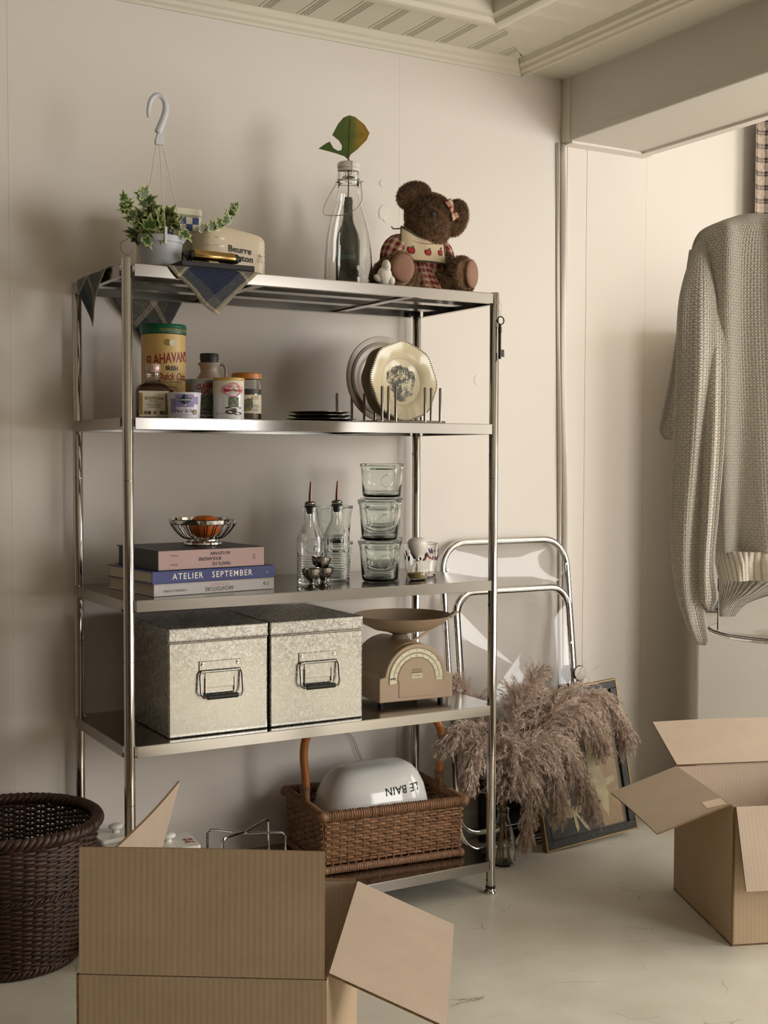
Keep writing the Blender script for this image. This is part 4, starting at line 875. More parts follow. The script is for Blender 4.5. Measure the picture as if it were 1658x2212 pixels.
# wire bowl and orange
wbz = Z3+.1006; wbx, wby = .236, .170
bo = thing('wire_bowl', 'silver wire fruit bowl with solid rim on top of the books', 'bowl', (wbx, wby, wbz))
MB().lathe([(0, 0), (.042, 0), (.044, .002), (.043, .006), (.036, .010), (.036, .013), (.0, .014)], 48).build('foot', 'chrome', bo)
MB().lathe([(.0745, .0485), (.0775, .0500), (.0800, .0590), (.0815, .0600), (.0805, .0610), (.0785, .0602), (.0755, .0500)], 64).build('rim', 'chrome', bo)
for k in range(22):
    a0 = 2*PI*k/22
    def wp(s_, h_): 
        an = a0+s_*.10; r_ = .030+(.0778-.030)*(h_**.5); return (r_*math.cos(an), r_*math.sin(an), .012+.041*h_)
    pts = [wp(-1, h_) for h_ in (0, .12, .35, .65, .85)]+[wp(-.5, .97), wp(0, 1.0), wp(.5, .97)]+[wp(1, h_) for h_ in (.85, .65, .35, .12, 0)]
    MB().tube(catmull(pts, 3), .0011, 6).build('wire_loop', 'chrome_dark', bo)
og = thing('orange', 'single orange lying in the wire bowl', 'orange', (wbx+.003, wby-.004, wbz+.0148))
sk_ = MB().sphere((0, 0, .028), (.037, .037, .0275), 40, 20).build('skin', 'orange_skin', og, smooth=180)
k_ = sk_
for v_ in k_.data.vertices:
    an = math.atan2(v_.co.y, v_.co.x); f_ = 1+.03*math.cos(7*an)*abs(v_.co.z-.028)/.028; v_.co.x *= f_; v_.co.y *= f_
    rr = math.hypot(v_.co.x, v_.co.y); 
    if v_.co.z > .028: v_.co.z -= .006*math.exp(-(rr/.010)**2)
MB().lathe([(0, .0500), (.0022, .0502), (.0026, .0525), (0, .0535)], 8).build('stem_end', 'stem_brown', og)
# two oil bottles
def oil(name, label, x_, y_, badge):
    t = thing(name, label, 'bottle', (x_, y_, Z3+.0006), group='oil bottles with pourers'); R_ = .0315
    out = [(0, 0), (R_-.002, 0), (R_, .003)]
    for k in range(11): z_ = .008+k*.0062; out += [(R_, z_), (R_-.0011, z_+.0016), (R_-.0011, z_+.0032), (R_, z_+.0048)]
    out += [(R_, .082), (R_, .110), (R_-.003, .123), (.020, .140), (.0150, .152), (.0138, .165), (.0138, .176), (.0155, .177), (.0155, .186), (.0138, .187)]
    inn = [(.0108, .187), (.0112, .160), (.0125, .150), (.0175, .139), (.0255, .122), (R_-.003, .110), (R_-.003, .008), (.02, .006), (0, .006)]
    MB().lathe(out+inn, 40).build('body', 'clear_glass', t, smooth=50)
    a_ = face_cam(x_, y_)+badge
    cm_ = cyl_map(R_, a_, .094, eps=.0006); MB().tube([cm_(.0165*math.cos(q_), .0165*math.sin(q_)) for q_ in np.linspace(0, 2*PI, 41)[:-1]], .0011, 6, closed=True).build('medallion', 'clear_glass', t)
    lettering('OIL', 'clear_glass', t, .010, cyl_map(R_, a_, .094, eps=.0003), name='medallion_letters')
    MB().lathe([(0, .170), (.0075, .170), (.0085, .176), (.0100, .180), (.0112, .1865)], 24).build('stopper', 'black_rubber', t)
    for z_ in (.1885, .1925): MB().lathe([(0, z_-.0012), (.0128, z_-.0012), (.0138, z_), (.0128, z_+.0012), (0, z_+.0012)], 24).build('stopper_fin', 'black_rubber', t)
    MB().lathe([(0, .194), (.0132, .194), (.0135, .196), (.010, .199), (0, .199)], 24).build('stopper_cap', 'steel_wire', t)
    MB().tube([(0, 0, .199), (0, 0, .215), (.0008, -.001, .235), (.001, -.002, .246)], [.0042, .0036, .0028, .0020], 10).build('spout', 'spout_brown', t)
    MB().tube([(0, 0, .170), (0, 0, .138)], .0013, 6).build('air_tube', 'steel_wire', t)
oil('oil_bottle', 'clear ribbed oil bottle with pourer, further from the stacked jars', .478, .098, .15); oil('oil_bottle', 'clear ribbed oil bottle with pourer, nearer to the stacked jars', .578, .152, -.1)
lettering('O', 'print_red', bpy.data.objects['oil_bottle'], .014, cyl_map(.0300, face_cam(.478, .098)-.62, .128, eps=-.006), name='neck_sticker')
# egg cups
def cup(label, x_, y_, z_, tilt=0):
    t = thing('egg_cup', label, 'egg cup', (x_, y_, z_), group='steel egg cups')
    if tilt: t.rotation_euler = (tilt*.4, tilt, .3)
    MB().lathe([(0, 0), (.0165, 0), (.0170, .0015), (.012, .005), (.006, .010), (.0052, .014), (.010, .019), (.0185, .026), (.0222, .036), (.0232, .045), (.0224, .045), (.0212, .036), (.017, .0275), (.008, .0215), (0, .0205)], 40).build('body', 'chrome_dark', t, smooth=60)
cup('shiny steel egg cup standing in front of the oil bottle further from the jars', .451, .036, Z3+.0006); cup('shiny steel egg cup standing between the front egg cup and the oil bottles', .492, .054, Z3+.0006)
t = thing('egg_cup', 'shiny steel egg cup tipped over on top of the two other egg cups', 'egg cup', (.478, .045, Z3+.0468), group='steel egg cups')
t.rotation_euler = (.05, .12, .3)
MB().lathe([(0, .0), (.008, .0008), (.017, .007), (.0212, .0155), (.0224, .0245), (.0232, .0245), (.0222, .0150), (.0185, .0055), (.010, -.0002), (0, -.0008)], 40).build('body', 'chrome_dark', t, smooth=60)
# stacked preserving jars with glass lids
def wjar(label, x_, y_, z_, R_=.052, H_=.098, grp='stacked preserving jars', taper=.86):
    t = thing('preserving_jar', label, 'jar', (x_, y_, z_), group=grp); rb_ = R_*taper
    MB().lathe([(0, .0), (rb_-.006, .0), (rb_-.001, .004), (rb_, .010), (R_-.001, H_-.012), (R_+.0015, H_-.009), (R_+.0015, H_-.004), (R_-.0015, H_-.004), (R_-.004, H_-.012), (rb_-.003, .012), (rb_-.008, .007), (0, .006)], 48).build('body', 'jar_glass', t, smooth=50)
    MB().lathe([(0, H_-.0025), (R_-.004, H_-.0025), (R_+.002, H_-.0035), (R_+.003, H_-.002), (R_+.003, H_+.001), (R_, H_+.0025), (R_-.008, H_+.0022), (0, H_+.0012)], 48).build('lid', 'jar_glass', t, smooth=50)
    MB().lathe([(R_+.0017, H_-.0045), (R_+.0032, H_-.0040), (R_+.0032, H_-.0032), (R_+.0017, H_-.0028)], 48).build('seal', 'tint_green', t)
    a_ = face_cam(x_, y_)+.25; cm_ = cyl_map(R_*.94, a_, H_*.5, eps=.0004)
    MB().tube([cm_(.013*math.cos(q_)*(1+.2*math.cos(2*q_)), .016*math.sin(q_)) for q_ in np.linspace(0, 2*PI, 31)[:-1]], .0009, 6, closed=True).build('embossing', 'jar_glass', t)
    return t
wjar('clear preserving jar with green-tinged lid, bottom of the front stack', .676, .110, Z3+.0006); wjar('clear preserving jar with green-tinged lid, top of the front stack', .675, .110, Z3+.1015)
wjar('clear preserving jar at the bottom of the stack of three behind', .745, .222, Z3+.0006); wjar('clear preserving jar in the middle of the stack of three behind', .745, .222, Z3+.1015); wjar('tallest-standing clear preserving jar, top of the stack of three', .745, .222, Z3+.2024, .054, .084, taper=.93)
wjar('clear preserving jar at the bottom of the stack behind the oil bottles', .628, .262, Z3+.0006, .046, .088); wjar('clear preserving jar on top of the stack behind the oil bottles', .628, .262, Z3+.0915, .046, .088)
# hourglass-like sand timer with white upper bulb
hg = thing('sand_timer', 'glass sand timer with frosted white upper bulb and pale sand', 'sand timer', (.775, .095, Z3+.0006))
def bulb(zs): return zs
MB().lathe([(0, 0), (.017, 0), (.0215, .002), (.0255, .011), (.0250, .018), (.019, .030), (.009, .042), (.0028, .049), (.0014, .049), (.0075, .0415), (.0175, .0295), (.0235, .0178), (.024, .0115), (.0205, .0038), (0, .0025)], 40).build('lower_bulb', 'clear_glass', hg, smooth=60)
MB().lathe([(0, .003), (.020, .0042), (.0235, .0115), (.0232, .0165), (.010, .0175), (0, .0178)], 36).build('sand', 'sand', hg)
def heart(t_, i): return 1
MB().lathe([(.0028, .0492), (.006, .055), (.016, .067), (.0235, .080), (.0255, .090), (.023, .099), (.015, .1045), (.006, .103), (0, .101)], 40).build('upper_bulb', 'porcelain', hg, smooth=60)
# tumbler with printed leaves
tb = thing('printed_tumbler', 'clear tumbler printed with dark red leaves beside the sand timer', 'glass', (.838, .180, Z3+.0006)); R_ = .0455
MB().lathe([(0, 0), (.037, 0), (.039, .002), (R_, .083), (R_-.0018, .084), (.0362, .014), (0, .013)], 48).build('body', 'clear_glass', tb, smooth=50)
a_ = face_cam(.838, .180); rl = random.Random(4)
for k in range(30):
    aa = a_+(-1.5+3.0*k/29)+rl.uniform(-.06, .06); zz = .053+rl.uniform(-.010, .014); rr = .039+(R_-.039)*zz/.083
    cm_ = cyl_map(rr, aa, zz, eps=.0006); d_ = rl.uniform(-1, 1); l_ = rl.uniform(.006, .010)
    pts = [(0, -l_), (.0035, -.2*l_), (.002, .6*l_), (0, l_), (-.002, .6*l_), (-.0035, -.2*l_)]; pts = [(x_*math.cos(d_)-y_*math.sin(d_), x_*math.sin(d_)+y_*math.cos(d_)) for x_, y_ in pts]
    MB().add([cm_(x_, y_) for x_, y_ in pts], [tuple(range(6))]).build('leaf_print', ('print_red', 'apple_edge', 'bowl_dark', 'ink_blue')[k % 4], tb, smooth=0)
# ------------------------------------------------------------------ fourth shelf
def mbox(label, x0, x1):
    t = thing('galvanized_box', label, 'metal box', ((x0+x1)/2, .020, Z4+.0006), group='galvanized storage boxes'); w_ = (x1-x0)/2; dp = .300; H_ = .212
    MB().box(-w_, w_, 0, dp, 0, H_).build('body', 'galvanized', t, smooth=0, bevel=.003)
    l_ = MB().box(-w_-.0012, w_+.0012, -.0012, dp+.0012, H_+.0004, H_+.0295).build('lid', 'galvanized', t, smooth=0, bevel=.003)
    MB().box(-w_-.0016, w_+.0016, -.0018, dp+.0016, H_+.0004, H_+.0035).build('lid_hem', 'galvanized', l_, smooth=0, bevel=.001)
    MB().box(-w_+.002, w_-.002, -.0010, -.0002, H_-.0055, H_-.003).build('seam', 'chrome_dark', t, smooth=0)
    hx = .002; hz = .145
    pl_ = MB().box(hx-.050, hx+.050, -.0028, -.0003, hz, hz+.020).build('handle_plate', 'galvanized', t, smooth=0, bevel=.001)
    for s_ in (-.042, .042): MB().lathe([(.0045, 0), (.004, .0015), (0, .0022)], 16, M=Matrix.Translation((hx+s_, -.0028, hz+.013)) @ Matrix.Rotation(PI/2, 4, 'X')).build('rivet', 'chrome', pl_)
    MB().box(hx-.036, hx+.036, -.0022, -.0003, hz-.040, hz-.002).build('handle_back', 'galvanized', t, smooth=0, bevel=.0008)
    for a_, b_, c_, d_ in ((-.036, -.033, -.050, -.018), (.033, .036, -.050, -.018), (-.036, .036, -.053, -.050)): MB().box(hx+a_, hx+b_, -.0045, -.0012, hz+c_, hz+d_).build('handle_stop', 'chrome_dark', t, smooth=0)
    MB().tube([(hx-.046, -.006, hz-.003), (hx-.050, -.008, hz-.010), (hx-.050, -.014, hz-.050), (hx-.045, -.016, hz-.0585), (hx+.045, -.016, hz-.0585), (hx+.050, -.014, hz-.050), (hx+.050, -.008, hz-.010), (hx+.046, -.006, hz-.003)], .0026, 10).build('bail', 'chrome_dark', t)
    MB().tube([(hx-.036, -.016, hz-.0585), (hx+.036, -.016, hz-.0585)], .0056, 14).build('grip', 'black_rubber', t)
    MB().tube([(hx-.047, -.005, hz-.003), (hx+.047, -.005, hz-.003)], .003, 10).build('hinge', 'galvanized', t)
mbox('galvanized metal box with black-grip handle, the one nearer the left posts', .095, .331); mbox('galvanized metal box with black-grip handle, the one beside the kitchen scale', .3375, .577)
# kitchen scale
ks = thing('kitchen_scale', 'tan enamel kitchen scale with arched dial and round pan', 'scale', (.766, .082, Z4+.0006), -.05)
def arch_poly(w_, hb, r_, zc, n=24, x0=0): return [(-w_, .012), (w_, .012), (w_, hb)]+[(x0+r_*math.cos(t_), zc+r_*math.sin(t_)) for t_ in np.linspace(.12, PI-.12, n)]+[(-w_, hb)]
MB().prism(arch_poly(.1035, .072, .088, .065), 0, .022).build('front_panel', 'scale_tan', ks, smooth=30, bevel=.002)
MB().prism(arch_poly(.1030, .072, .083, .072), .0222, .190).build('housing', 'scale_tan', ks, smooth=30, bevel=.003)
def annulus(r0, r1, t0, t1, y, n=48): 
    m = MB(); ts = np.linspace(t0, t1, n)
    return m.add([(r_*math.cos(t_), y, .066+r_*math.sin(t_)) for r_ in (r0, r1) for t_ in ts], [(i, i+1, n+i+1, n+i) for i in range(n-1)])
dl = annulus(.054, .076, -.10, PI+.13, -.0006).build('dial', 'scale_dial', ks, smooth=0)
for r_ in (.0535, .0765): MB().tube([(r_*math.cos(t_), -.0008, .066+r_*math.sin(t_)) for t_ in np.linspace(-.10, PI+.13, 60)], .0011, 6).build('dial_edge', 'scale_grey', ks)
tk = MB()
for k in range(101):
    t_ = PI*k/100; r0 = .0625 if k % 10 else .0605; r1 = .0665; tk.add([(r_*math.cos(t_+d_), -.0010, .066+r_*math.sin(t_+d_)) for r_, d_ in ((r0, -.0055), (r1, -.0055), (r1, .0055), (r0, .0055))], [(0, 1, 2, 3)])
stuff(tk.build('tick_marks', 'print_dark', dl, smooth=0))
for k in range(11):
    t_ = PI-PI*k/10
    for r_, sz, s_ in ((.0715, .0058, str(k)), (.0575, .0048, str(2*k))):
        cx_, cz_ = r_*math.cos(t_), .066+r_*math.sin(t_); rot = t_-PI/2
        lettering(s_, 'print_dark', dl, sz, lambda x_, y_: (cx_+x_*math.cos(rot)-y_*math.sin(rot), -.0011, cz_+x_*math.sin(rot)+y_*math.cos(rot)), name='dial_number')
MB().prism([(-.050, .022), (.056, .022), (.056, .066)]+[(.0525*math.cos(t_), .066+.0525*math.sin(t_)) for t_ in np.linspace(0, PI, 30)]+[(-.050, .060)], -.0014, .0004).build('inner_panel', 'scale_tan', ks, smooth=20, bevel=.0008)
MB().box(-.014, .014, -.0022, -.0016, .068, .079).build('badge', 'scale_dial', ks, smooth=0); lettering('TURA', 'print_dark', ks, .009, lambda x_, y_: (x_, -.0024, .0733+y_)); MB().box(-.014, .014, -.0022, -.0016, .0815, .0828).build('badge_bar', 'print_dark', ks, smooth=0); MB().box(-.014, .014, -.0018, -.0013, .0850, .0915).build('badge_top', 'scale_grey', ks, smooth=0)
MB().box(-.075, -.058, -.0012, .0, .069, .0715).build('pointer', 'black_metal', ks, smooth=0)
for a_, b_ in ((-.085, .03), (.085, .03), (-.085, .165), (.085, .165)): MB().lathe([(0, 0), (.007, 0), (.008, .012), (0, .012)], 14, (a_, b_, 0)).build('foot', 'black_rubber', ks)
MB().lathe([(.028, .150), (.022, .158), (.018, .166), (.030, .170), (0, .171)], 28, (.004, .098, 0)).build('pan_mount', 'scale_grey', ks); MB().lathe([(.026, .1475), (.026, .151), (0, .1515)], 28, (.004, .098, 0)).build('mount_ring', 'black_metal', ks)
pn = MB().lathe([(0, .170), (.035, .171), (.075, .179), (.105, .194), (.124, .213), (.126, .2150), (.1245, .2155), (.104, .1965), (.074, .1815), (.035, .1735), (0, .1725)], 64, (.012, .098, 0)).build('pan', 'scale_tan', ks, smooth=60)
MB().tube(catmull([(.020, .060, .150), (.070, .058, .176), (.115, .058, .203), (.138, .058, .214)], 6), [.0035]*19, 8, flat=.7).build('pan_lip', 'scale_tan', ks)
MB().prism([(.128, .204), (.145, .214), (.152, .2165), (.154, .2145), (.150, .2215), (.140, .219), (.126, .210)], .050, .066).build('spout', 'scale_tan', ks, smooth=0, bevel=.001)
MB().tube([(.1005, .10, .088), (.108, .10, .088)], .0035, 8).build('adjuster', 'black_metal', ks); MB().tube([(.108, .10, .088), (.113, .10, .088)], .007, 12).build('adjuster_knob', 'black_metal', ks)
# ------------------------------------------------------------------ bottom shelf
def wrap_bar(m, p0, p1, r, pitch, flat=1, n=7):
    p0, p1 = Vector(p0), Vector(p1); L = (p1-p0).length; k = max(2, int(L/pitch)); d = (p1-p0).normalized()
    for i in range(k):
        c = p0+(p1-p0)*((i+.5)/k); tl = d*pitch*.5*.97; rr = r*random.uniform(.95, 1.06)
        x = Vector((0, 0, 1)); x = (x-d*x.dot(d)).normalized() if abs(d.z) < .9 else Vector((1, 0, 0)); y = d.cross(x); vs = []
        for e, q in ((-1, .90), (0, 1.04), (1, .90)):
            for j in range(n+1):
                a = 2*PI*j/(n+1); vs.append(c+tl*e+x*math.cos(a)*rr*q+y*math.sin(a)*rr*q*flat)
        nn = n+1; m.add(vs, [(a*nn+j, a*nn+(j+1) % nn, (a+1)*nn+(j+1) % nn, (a+1)*nn+j) for a in range(2) for j in range(nn)])
    return m
def weave(m, p0, p1, z0, z1, lean, nst, rows, r=.0030, amp=.0034, seed=0):
    # strands weaving between nst stakes along p0->p1
    p0, p1 = Vector(p0), Vector(p1); d = (p1-p0).normalized(); nrm = Vector((d.y, -d.x, 0)); rn = random.Random(seed)
    for j in range(rows):
        z = z0+(z1-z0)*(j+.5)/rows; pts = []; off = lean*(z-z0)/(z1-z0)
        for i in range(2*nst+1):
            t = i/(2*nst); s = math.sin(PI*(i*.5+j)+0.001) if i % 2 else 0
            s = (1 if ((i//2+j) % 2 == 0) else -1) if i % 2 == 0 else 0
            pts.append(p0+(p1-p0)*t+nrm*(s*amp+off)+Vector((0, 0, z-p0.z+rn.uniform(-.0007, .0007)+.0016*(s))))
        m.tube(pts, r*rn.uniform(.85, 1.12), 5, cap=True)
    return m
rk = thing('wicker_basket', 'rectangular brown wicker basket with cane handle on the bottom shelf', 'basket', (.518, .098, Z5+.0006), -.105)
BW, BD, BH = .365, .250, .148
sides = [((0, 0, 0), (BW, 0, 0), 18), ((BW, 0, 0), (BW, BD, 0), 13), ((BW, BD, 0), (0, BD, 0), 18), ((0, BD, 0), (0, 0, 0), 13)]
for i, (a_, b_, n_) in enumerate(sides):
    stuff(weave(MB(), a_, b_, .024, BH-.018, .006, n_, 14, .0037, .0044, seed=i).build('woven_side', 'wicker_brown', rk, smooth=60))
    st_ = MB()
    for k in range(n_+1):
        p_ = Vector(a_).lerp(Vector(b_), k/n_); d_ = (Vector(b_)-Vector(a_)).normalized(); nr = Vector((d_.y, -d_.x, 0))
        st_.tube([p_+Vector((0, 0, .010)), p_+nr*.006+Vector((0, 0, BH-.006))], .0023, 5)
    stuff(st_.build('stakes', 'wicker_brown', rk, smooth=60))
for nm, z_, o_, r_ in (('bottom_rim', .0105, .002, .0105), ('top_rim', BH-.004, .008, .0135)):
    m = MB(); c4 = [(-o_, -o_, z_), (BW+o_, -o_, z_), (BW+o_, BD+o_, z_), (-o_, BD+o_, z_)]
    for i in range(4): wrap_bar(m, c4[i], c4[(i+1) % 4], r_, .0062, .85)
    for c_ in c4: m.sphere(c_, (r_*1.12, r_*1.12, r_*1.05), 10, 7)
    stuff(m.build(nm, 'wrap_brown', rk, smooth=50))
m = MB()
for i in range(12): m.tube([(.005, .012+i*.0205, .012), (BW-.005, .012+i*.0205, .012)], .006, 6)
stuff(m.build('base_rods', 'wicker_dark', rk))
hpath = catmull([(-.004, .125, .135), (-.003, .125, .20), (-.008, .125, .27), (.004, .125, .318), (.050, .125, .345), (.11, .125, .345), (.185, .125, .330), (.26, .125, .345), (.32, .125, .345), (.362, .125, .320), (.378, .125, .27), (.371, .125, .20), (.369, .125, .135)], 8)
MB().tube(hpath, .0105, 14).build('handle', 'cane', rk, smooth=180)
for x_ in (-.004, .370):
    m = MB(); wrap_bar(m, (x_, .125, .140), (x_, .125, .190), .0130, .0045); m.tube([(x_-.0, .10, .142), (x_, .112, .150), (x_, .119, .178)], .006, 6).tube([(x_, .15, .142), (x_, .138, .150), (x_, .131, .178)], .006, 6)
    stuff(m.build('handle_binding', 'wrap_brown', rk, smooth=50))
# enamel basin upside down in the basket
bn = thing('enamel_basin', 'white enamel basin reading LE BAIN lying upside down in the wicker basket', 'basin', (.703, .205, Z5+.022), -.10)
secs_ = [(.150, .098, .070), (.153, .101, .078), (.150, .098, .082), (.143, .092, .115), (.134, .084, .150), (.120, .072, .178), (.104, .058, .196), (.085, .044, .205), (.050, .025, .207)]
def basin(a, b):
    w_, d_, z_ = secs_[int(round(b*(len(secs_)-1)))]; an = 2*PI*a; ca, sa = math.cos(an), math.sin(an); e = .62
    return (w_*math.copysign(abs(ca)**e, ca)+.02*(z_-.07), d_*math.copysign(abs(sa)**e, sa), z_+(.05*w_*math.copysign(abs(ca)**e, ca)))
m = MB().grid(72, len(secs_), basin, cu=True); m.f.append(tuple((len(secs_)-1)*72+i for i in range(72))); m.build('body', 'white_enamel', bn, smooth=180)
MB().tube([basin(k/72, 1/8) for k in range(72)], .0022, 6, closed=True).build('rim', 'black_metal', bn)
for sx_, sy_ in ((-.11, -.06), (.11, -.06), (-.11, .06), (.11, .06)): MB().lathe([(0, .0), (.006, .0), (.006, .066), (0, .066)], 8, (sx_, sy_, 0)).build('foot', 'white_enamel', bn)
def bas_map(x_, y_):
    z_ = .152-y_; xx = .052-x_; k = 2
    while k < len(secs_)-2 and secs_[k+1][2] < z_: k += 1
    t_ = (z_-secs_[k][2])/(secs_[k+1][2]-secs_[k][2]); d_ = secs_[k][1]+(secs_[k+1][1]-secs_[k][1])*t_; w_ = secs_[k][0]+(secs_[k+1][0]-secs_[k][0])*t_
    xo = xx+.02*(z_-.07); return (xo, -d_*(1-min(.95, abs(xx)/w_)**3.23)**.31-.0010, z_+.05*xx)
lettering('LE BAIN', 'ink', bn, .027, bas_map, space=1.08, bold=.0003, sx=.95)
# white lidded boxes, wire stand with glass dish at the left of the bottom shelf
def lidded(label, x_, y_, w_, d_, rz, h_=.115):
    t = thing('white_canister', label, 'canister', (x_, y_, Z5+.0006), rz, 'white lidded boxes')
    MB().prism(rrect(w_, d_, .010), 0, h_, lambda a, b, c: (a, b, c)).build('body', 'porcelain', t, smooth=40)
    l_ = MB().prism(rrect(w_+.008, d_+.008, .010), h_+.0005, h_+.012, lambda a, b, c: (a, b, c)).build('lid', 'porcelain', t, smooth=40, bevel=.003)
    MB().lathe([(.008, .012), (.007, .018), (.014, .022), (.0155, .027), (.013, .031), (0, .032)], 24, (0, 0, h_), sx=1.2).build('knob', 'porcelain', l_, smooth=60)
    rn = random.Random(2); om = MB()
    for k in range(9):
        a_ = rn.uniform(0, 2*PI); c_ = Vector((w_*.36+rn.uniform(-.012, .012), -d_*.05+rn.uniform(-.018, .018), h_+.0125))
        om.tube([c_+Vector((.005*math.cos(q_)*q_/5, .005*math.sin(q_)*q_/5, 0)) for q_ in np.linspace(.5, 6, 12)], .0006, 4)
    om.build('ornament', 'red_ornament', l_)
lidded('white lidded box with red ornament beside the wire stand', .130, .125, .120, .105, -.12, .122); lidded('white lidded box with red ornament tucked behind the front left post', .060, .285, .105, .090, .1, .112)
ws = thing('wire_stand', 'chrome wire trivet stand with crossed bars on the bottom shelf', 'stand', (.335, .150, Z5+.0006), .1)
for a_ in (.45, -.75):
    c_, s_ = math.cos(a_), math.sin(a_); pts = [(-.095, 0), (-.095, .110), (-.088, .118), (-.070, .118), (0, .112), (.070, .118), (.088, .118), (.095, .110), (.095, 0)]
    MB().tube([(x_*c_, x_*s_, z_+.003+(.006 if a_ > 0 else 0)*(1 if z_ > .1 else 0)) for x_, z_ in pts], .0028, 8).build('bar', 'chrome', ws)
gd = thing('glass_dish', 'shallow glass dish with a dark stone under the wire stand', 'dish', (.335, .150, Z5+.0006), .1)
MB().lathe([(0, .0), (.06, 0), (.074, .006), (.080, .030), (.078, .0305), (.071, .009), (.058, .004), (0, .004)], 40).build('body', 'clear_glass', gd, smooth=60)
MB().sphere((.0, -.005, .028), (.045, .035, .022), 20, 12).build('stone', 'stone', gd, smooth=180)
# thin cable on the wall behind the basket
cb = MB().tube(catmull([on_y(735, 1572, .392), on_y(762, 1592, .392), on_y(778, 1630, .392), on_y(800, 1662, .392), on_y(825, 1690, .392)], 8), .0016, 6).build('cable', 'cord', smooth=180); tag(cb, 'thin pale cable hanging on the wall behind the wicker basket', 'cable')
# ------------------------------------------------------------------ floor left: dark round basket
rb_ = thing('round_basket', 'tall dark brown round wicker basket on the floor beside the shelf unit', 'basket', (-.207, .185, 0))
R0, R1, HB = .136, .184, .300
def rad(z): return R0+(R1-R0)*(z/HB)**.9
NS = 46; rn = random.Random(9); m = MB()
for j in range(50):
    z = .016+(HB-.030)*j/49; pts = []
    for i in range(2*NS):
        s = (1 if ((i//2+j) % 2 == 0) else -1) if i % 2 == 0 else 0
        a_ = PI*i/NS; r_ = rad(z)+s*.0042+rn.uniform(-.0006, .0006); pts.append((r_*math.cos(a_), r_*math.sin(a_), z+.0022*s+.0012*math.sin(3*a_+j)))
    m.tube(pts, .0036*rn.uniform(.9, 1.15), 5, closed=True)
stuff(m.build('woven_wall', 'wicker_dark', rb_, smooth=60))
m = MB()
for i in range(NS): a_ = 2*PI*i/NS; m.tube([(rad(z)*math.cos(a_), rad(z)*math.sin(a_), z) for z in (.006, .15, HB-.004)], .0030, 5)
stuff(m.build('stakes', 'wicker_dark', rb_, smooth=60))
def braid(nm, R_, z_, rr, k):
    m = MB()
    for ph in range(3): m.tube([((R_+rr*math.cos(k*t_+ph*2*PI/3))*math.cos(t_), (R_+rr*math.cos(k*t_+ph*2*PI/3))*math.sin(t_), z_+rr*math.sin(k*t_+ph*2*PI/3)) for t_ in np.linspace(0, 2*PI, 241)[:-1]], rr*.72, 6, closed=True)
    stuff(m.build(nm, 'wicker_dark', rb_, smooth=60))
braid('rim_braid', R1+.001, HB, .0085, 26); braid('foot_braid', R0+.001, .011, .0060, 24); braid('middle_braid', rad(.17)+.003, .17, .0040, 30)
MB().lathe([(0, .004), (R0, .004), (R0, .009), (0, .009)], 40).build('base', 'wicker_dark', rb_)
# ------------------------------------------------------------------ cardboard boxes
def panel(name, pts, th, parent, nin, mo='cardboard', mi='cardboard_inside', bend=0):
    # pts: p0,p1 hinge edge, p2,p3 free edge (p3 above p0); nin: inward normal
    p0, p1, p2, p3 = [Vector(q_) for q_ in pts]; nrm = (p1-p0).cross(p3-p0).normalized()
    if nrm.dot(Vector(nin)) < 0: nrm = -nrm
    NU, NV = 9, 7; vs = []; uv = []
    for side in (0, 1):
        for j in range(NV):
            for i in range(NU):
                a_, b_ = i/(NU-1), j/(NV-1); q_ = p0.lerp(p1, a_).lerp(p3.lerp(p2, a_), b_)
                q_ = q_+nrm*(bend*math.sin(PI*a_)*b_)+nrm*(th if side else 0); vs.append(q_); uv.append(((p1-p0).length*a_+.001, (p3-p0).length*b_+.001))
    fs = []; mi_ = []; n_ = NU*NV
    for side in (0, 1):
        for j in range(NV-1):
            for i in range(NU-1):
                f_ = (side*n_+j*NU+i, side*n_+j*NU+i+1, side*n_+(j+1)*NU+i+1, side*n_+(j+1)*NU+i); fs.append(f_); mi_.append(side)
    ring = [i for i in range(NU)]+[j*NU+NU-1 for j in range(1, NV)]+[(NV-1)*NU+i for i in range(NU-2, -1, -1)]+[j*NU for j in range(NV-2, 0, -1)]
    for a_, b_ in zip(ring, ring[1:]+ring[:1]): fs.append((a_, b_, n_+b_, n_+a_)); mi_.append(2)
    m = MB().add(vs, fs, uv); o = m.build(name, mo, parent, smooth=30); o.data.materials.append(MATS[mi]); o.data.materials.append(MATS['cardboard_edge'])
    o.data.polygons.foreach_set('material_index', mi_); return o
def carton(name, label, a, b, c, d, H, flaps, L, th=.004):
    # a,b,c,d: plan corners front-left, front-right, back-right, back-left; flaps: angle above horizontal outward for front,right,back,left
    o = Vector((*a, 0)); t = thing(name, label, 'cardboard box', o)
    P = [Vector((*q_, 0))-o for q_ in (a, b, c, d)]; up = Vector((0, 0, H)); ctr = (P[0]+P[2])/2
    for k, nm in enumerate(('front_panel', 'right_panel', 'back_panel', 'left_panel')):
        p, q_ = P[k], P[(k+1) % 4]; inn = ctr-(p+q_)/2
        panel(nm, (p, q_, q_+up, p+up), th, t, inn)
        out = (q_-p).normalized(); out = Vector((out.y, -out.x, 0)); ang, tw = flaps[k]
        ax = (q_-p).normalized()
        e = out*math.cos(ang)+Vector((0, 0, 1))*math.sin(ang); base = up+Vector((0, 0, .0015)); g = ax*(.004 if k in (0, 2) else .015)
        panel(nm.replace('panel', 'flap'), (p+base+g, q_+base-g, q_+base-g+e*L+ax*tw*L, p+base+g+e*L+ax*tw*L), th, t, out*-math.sin(ang)+Vector((0, 0, 1))*math.cos(ang), bend=.004)
    panel('bottom_panel', (P[0]+Vector((0, 0, .0005)), P[1]+Vector((0, 0, .0005)), P[2]+Vector((0, 0, .0005)), P[3]+Vector((0, 0, .0005))), th, t, (0, 0, 1))
    return t
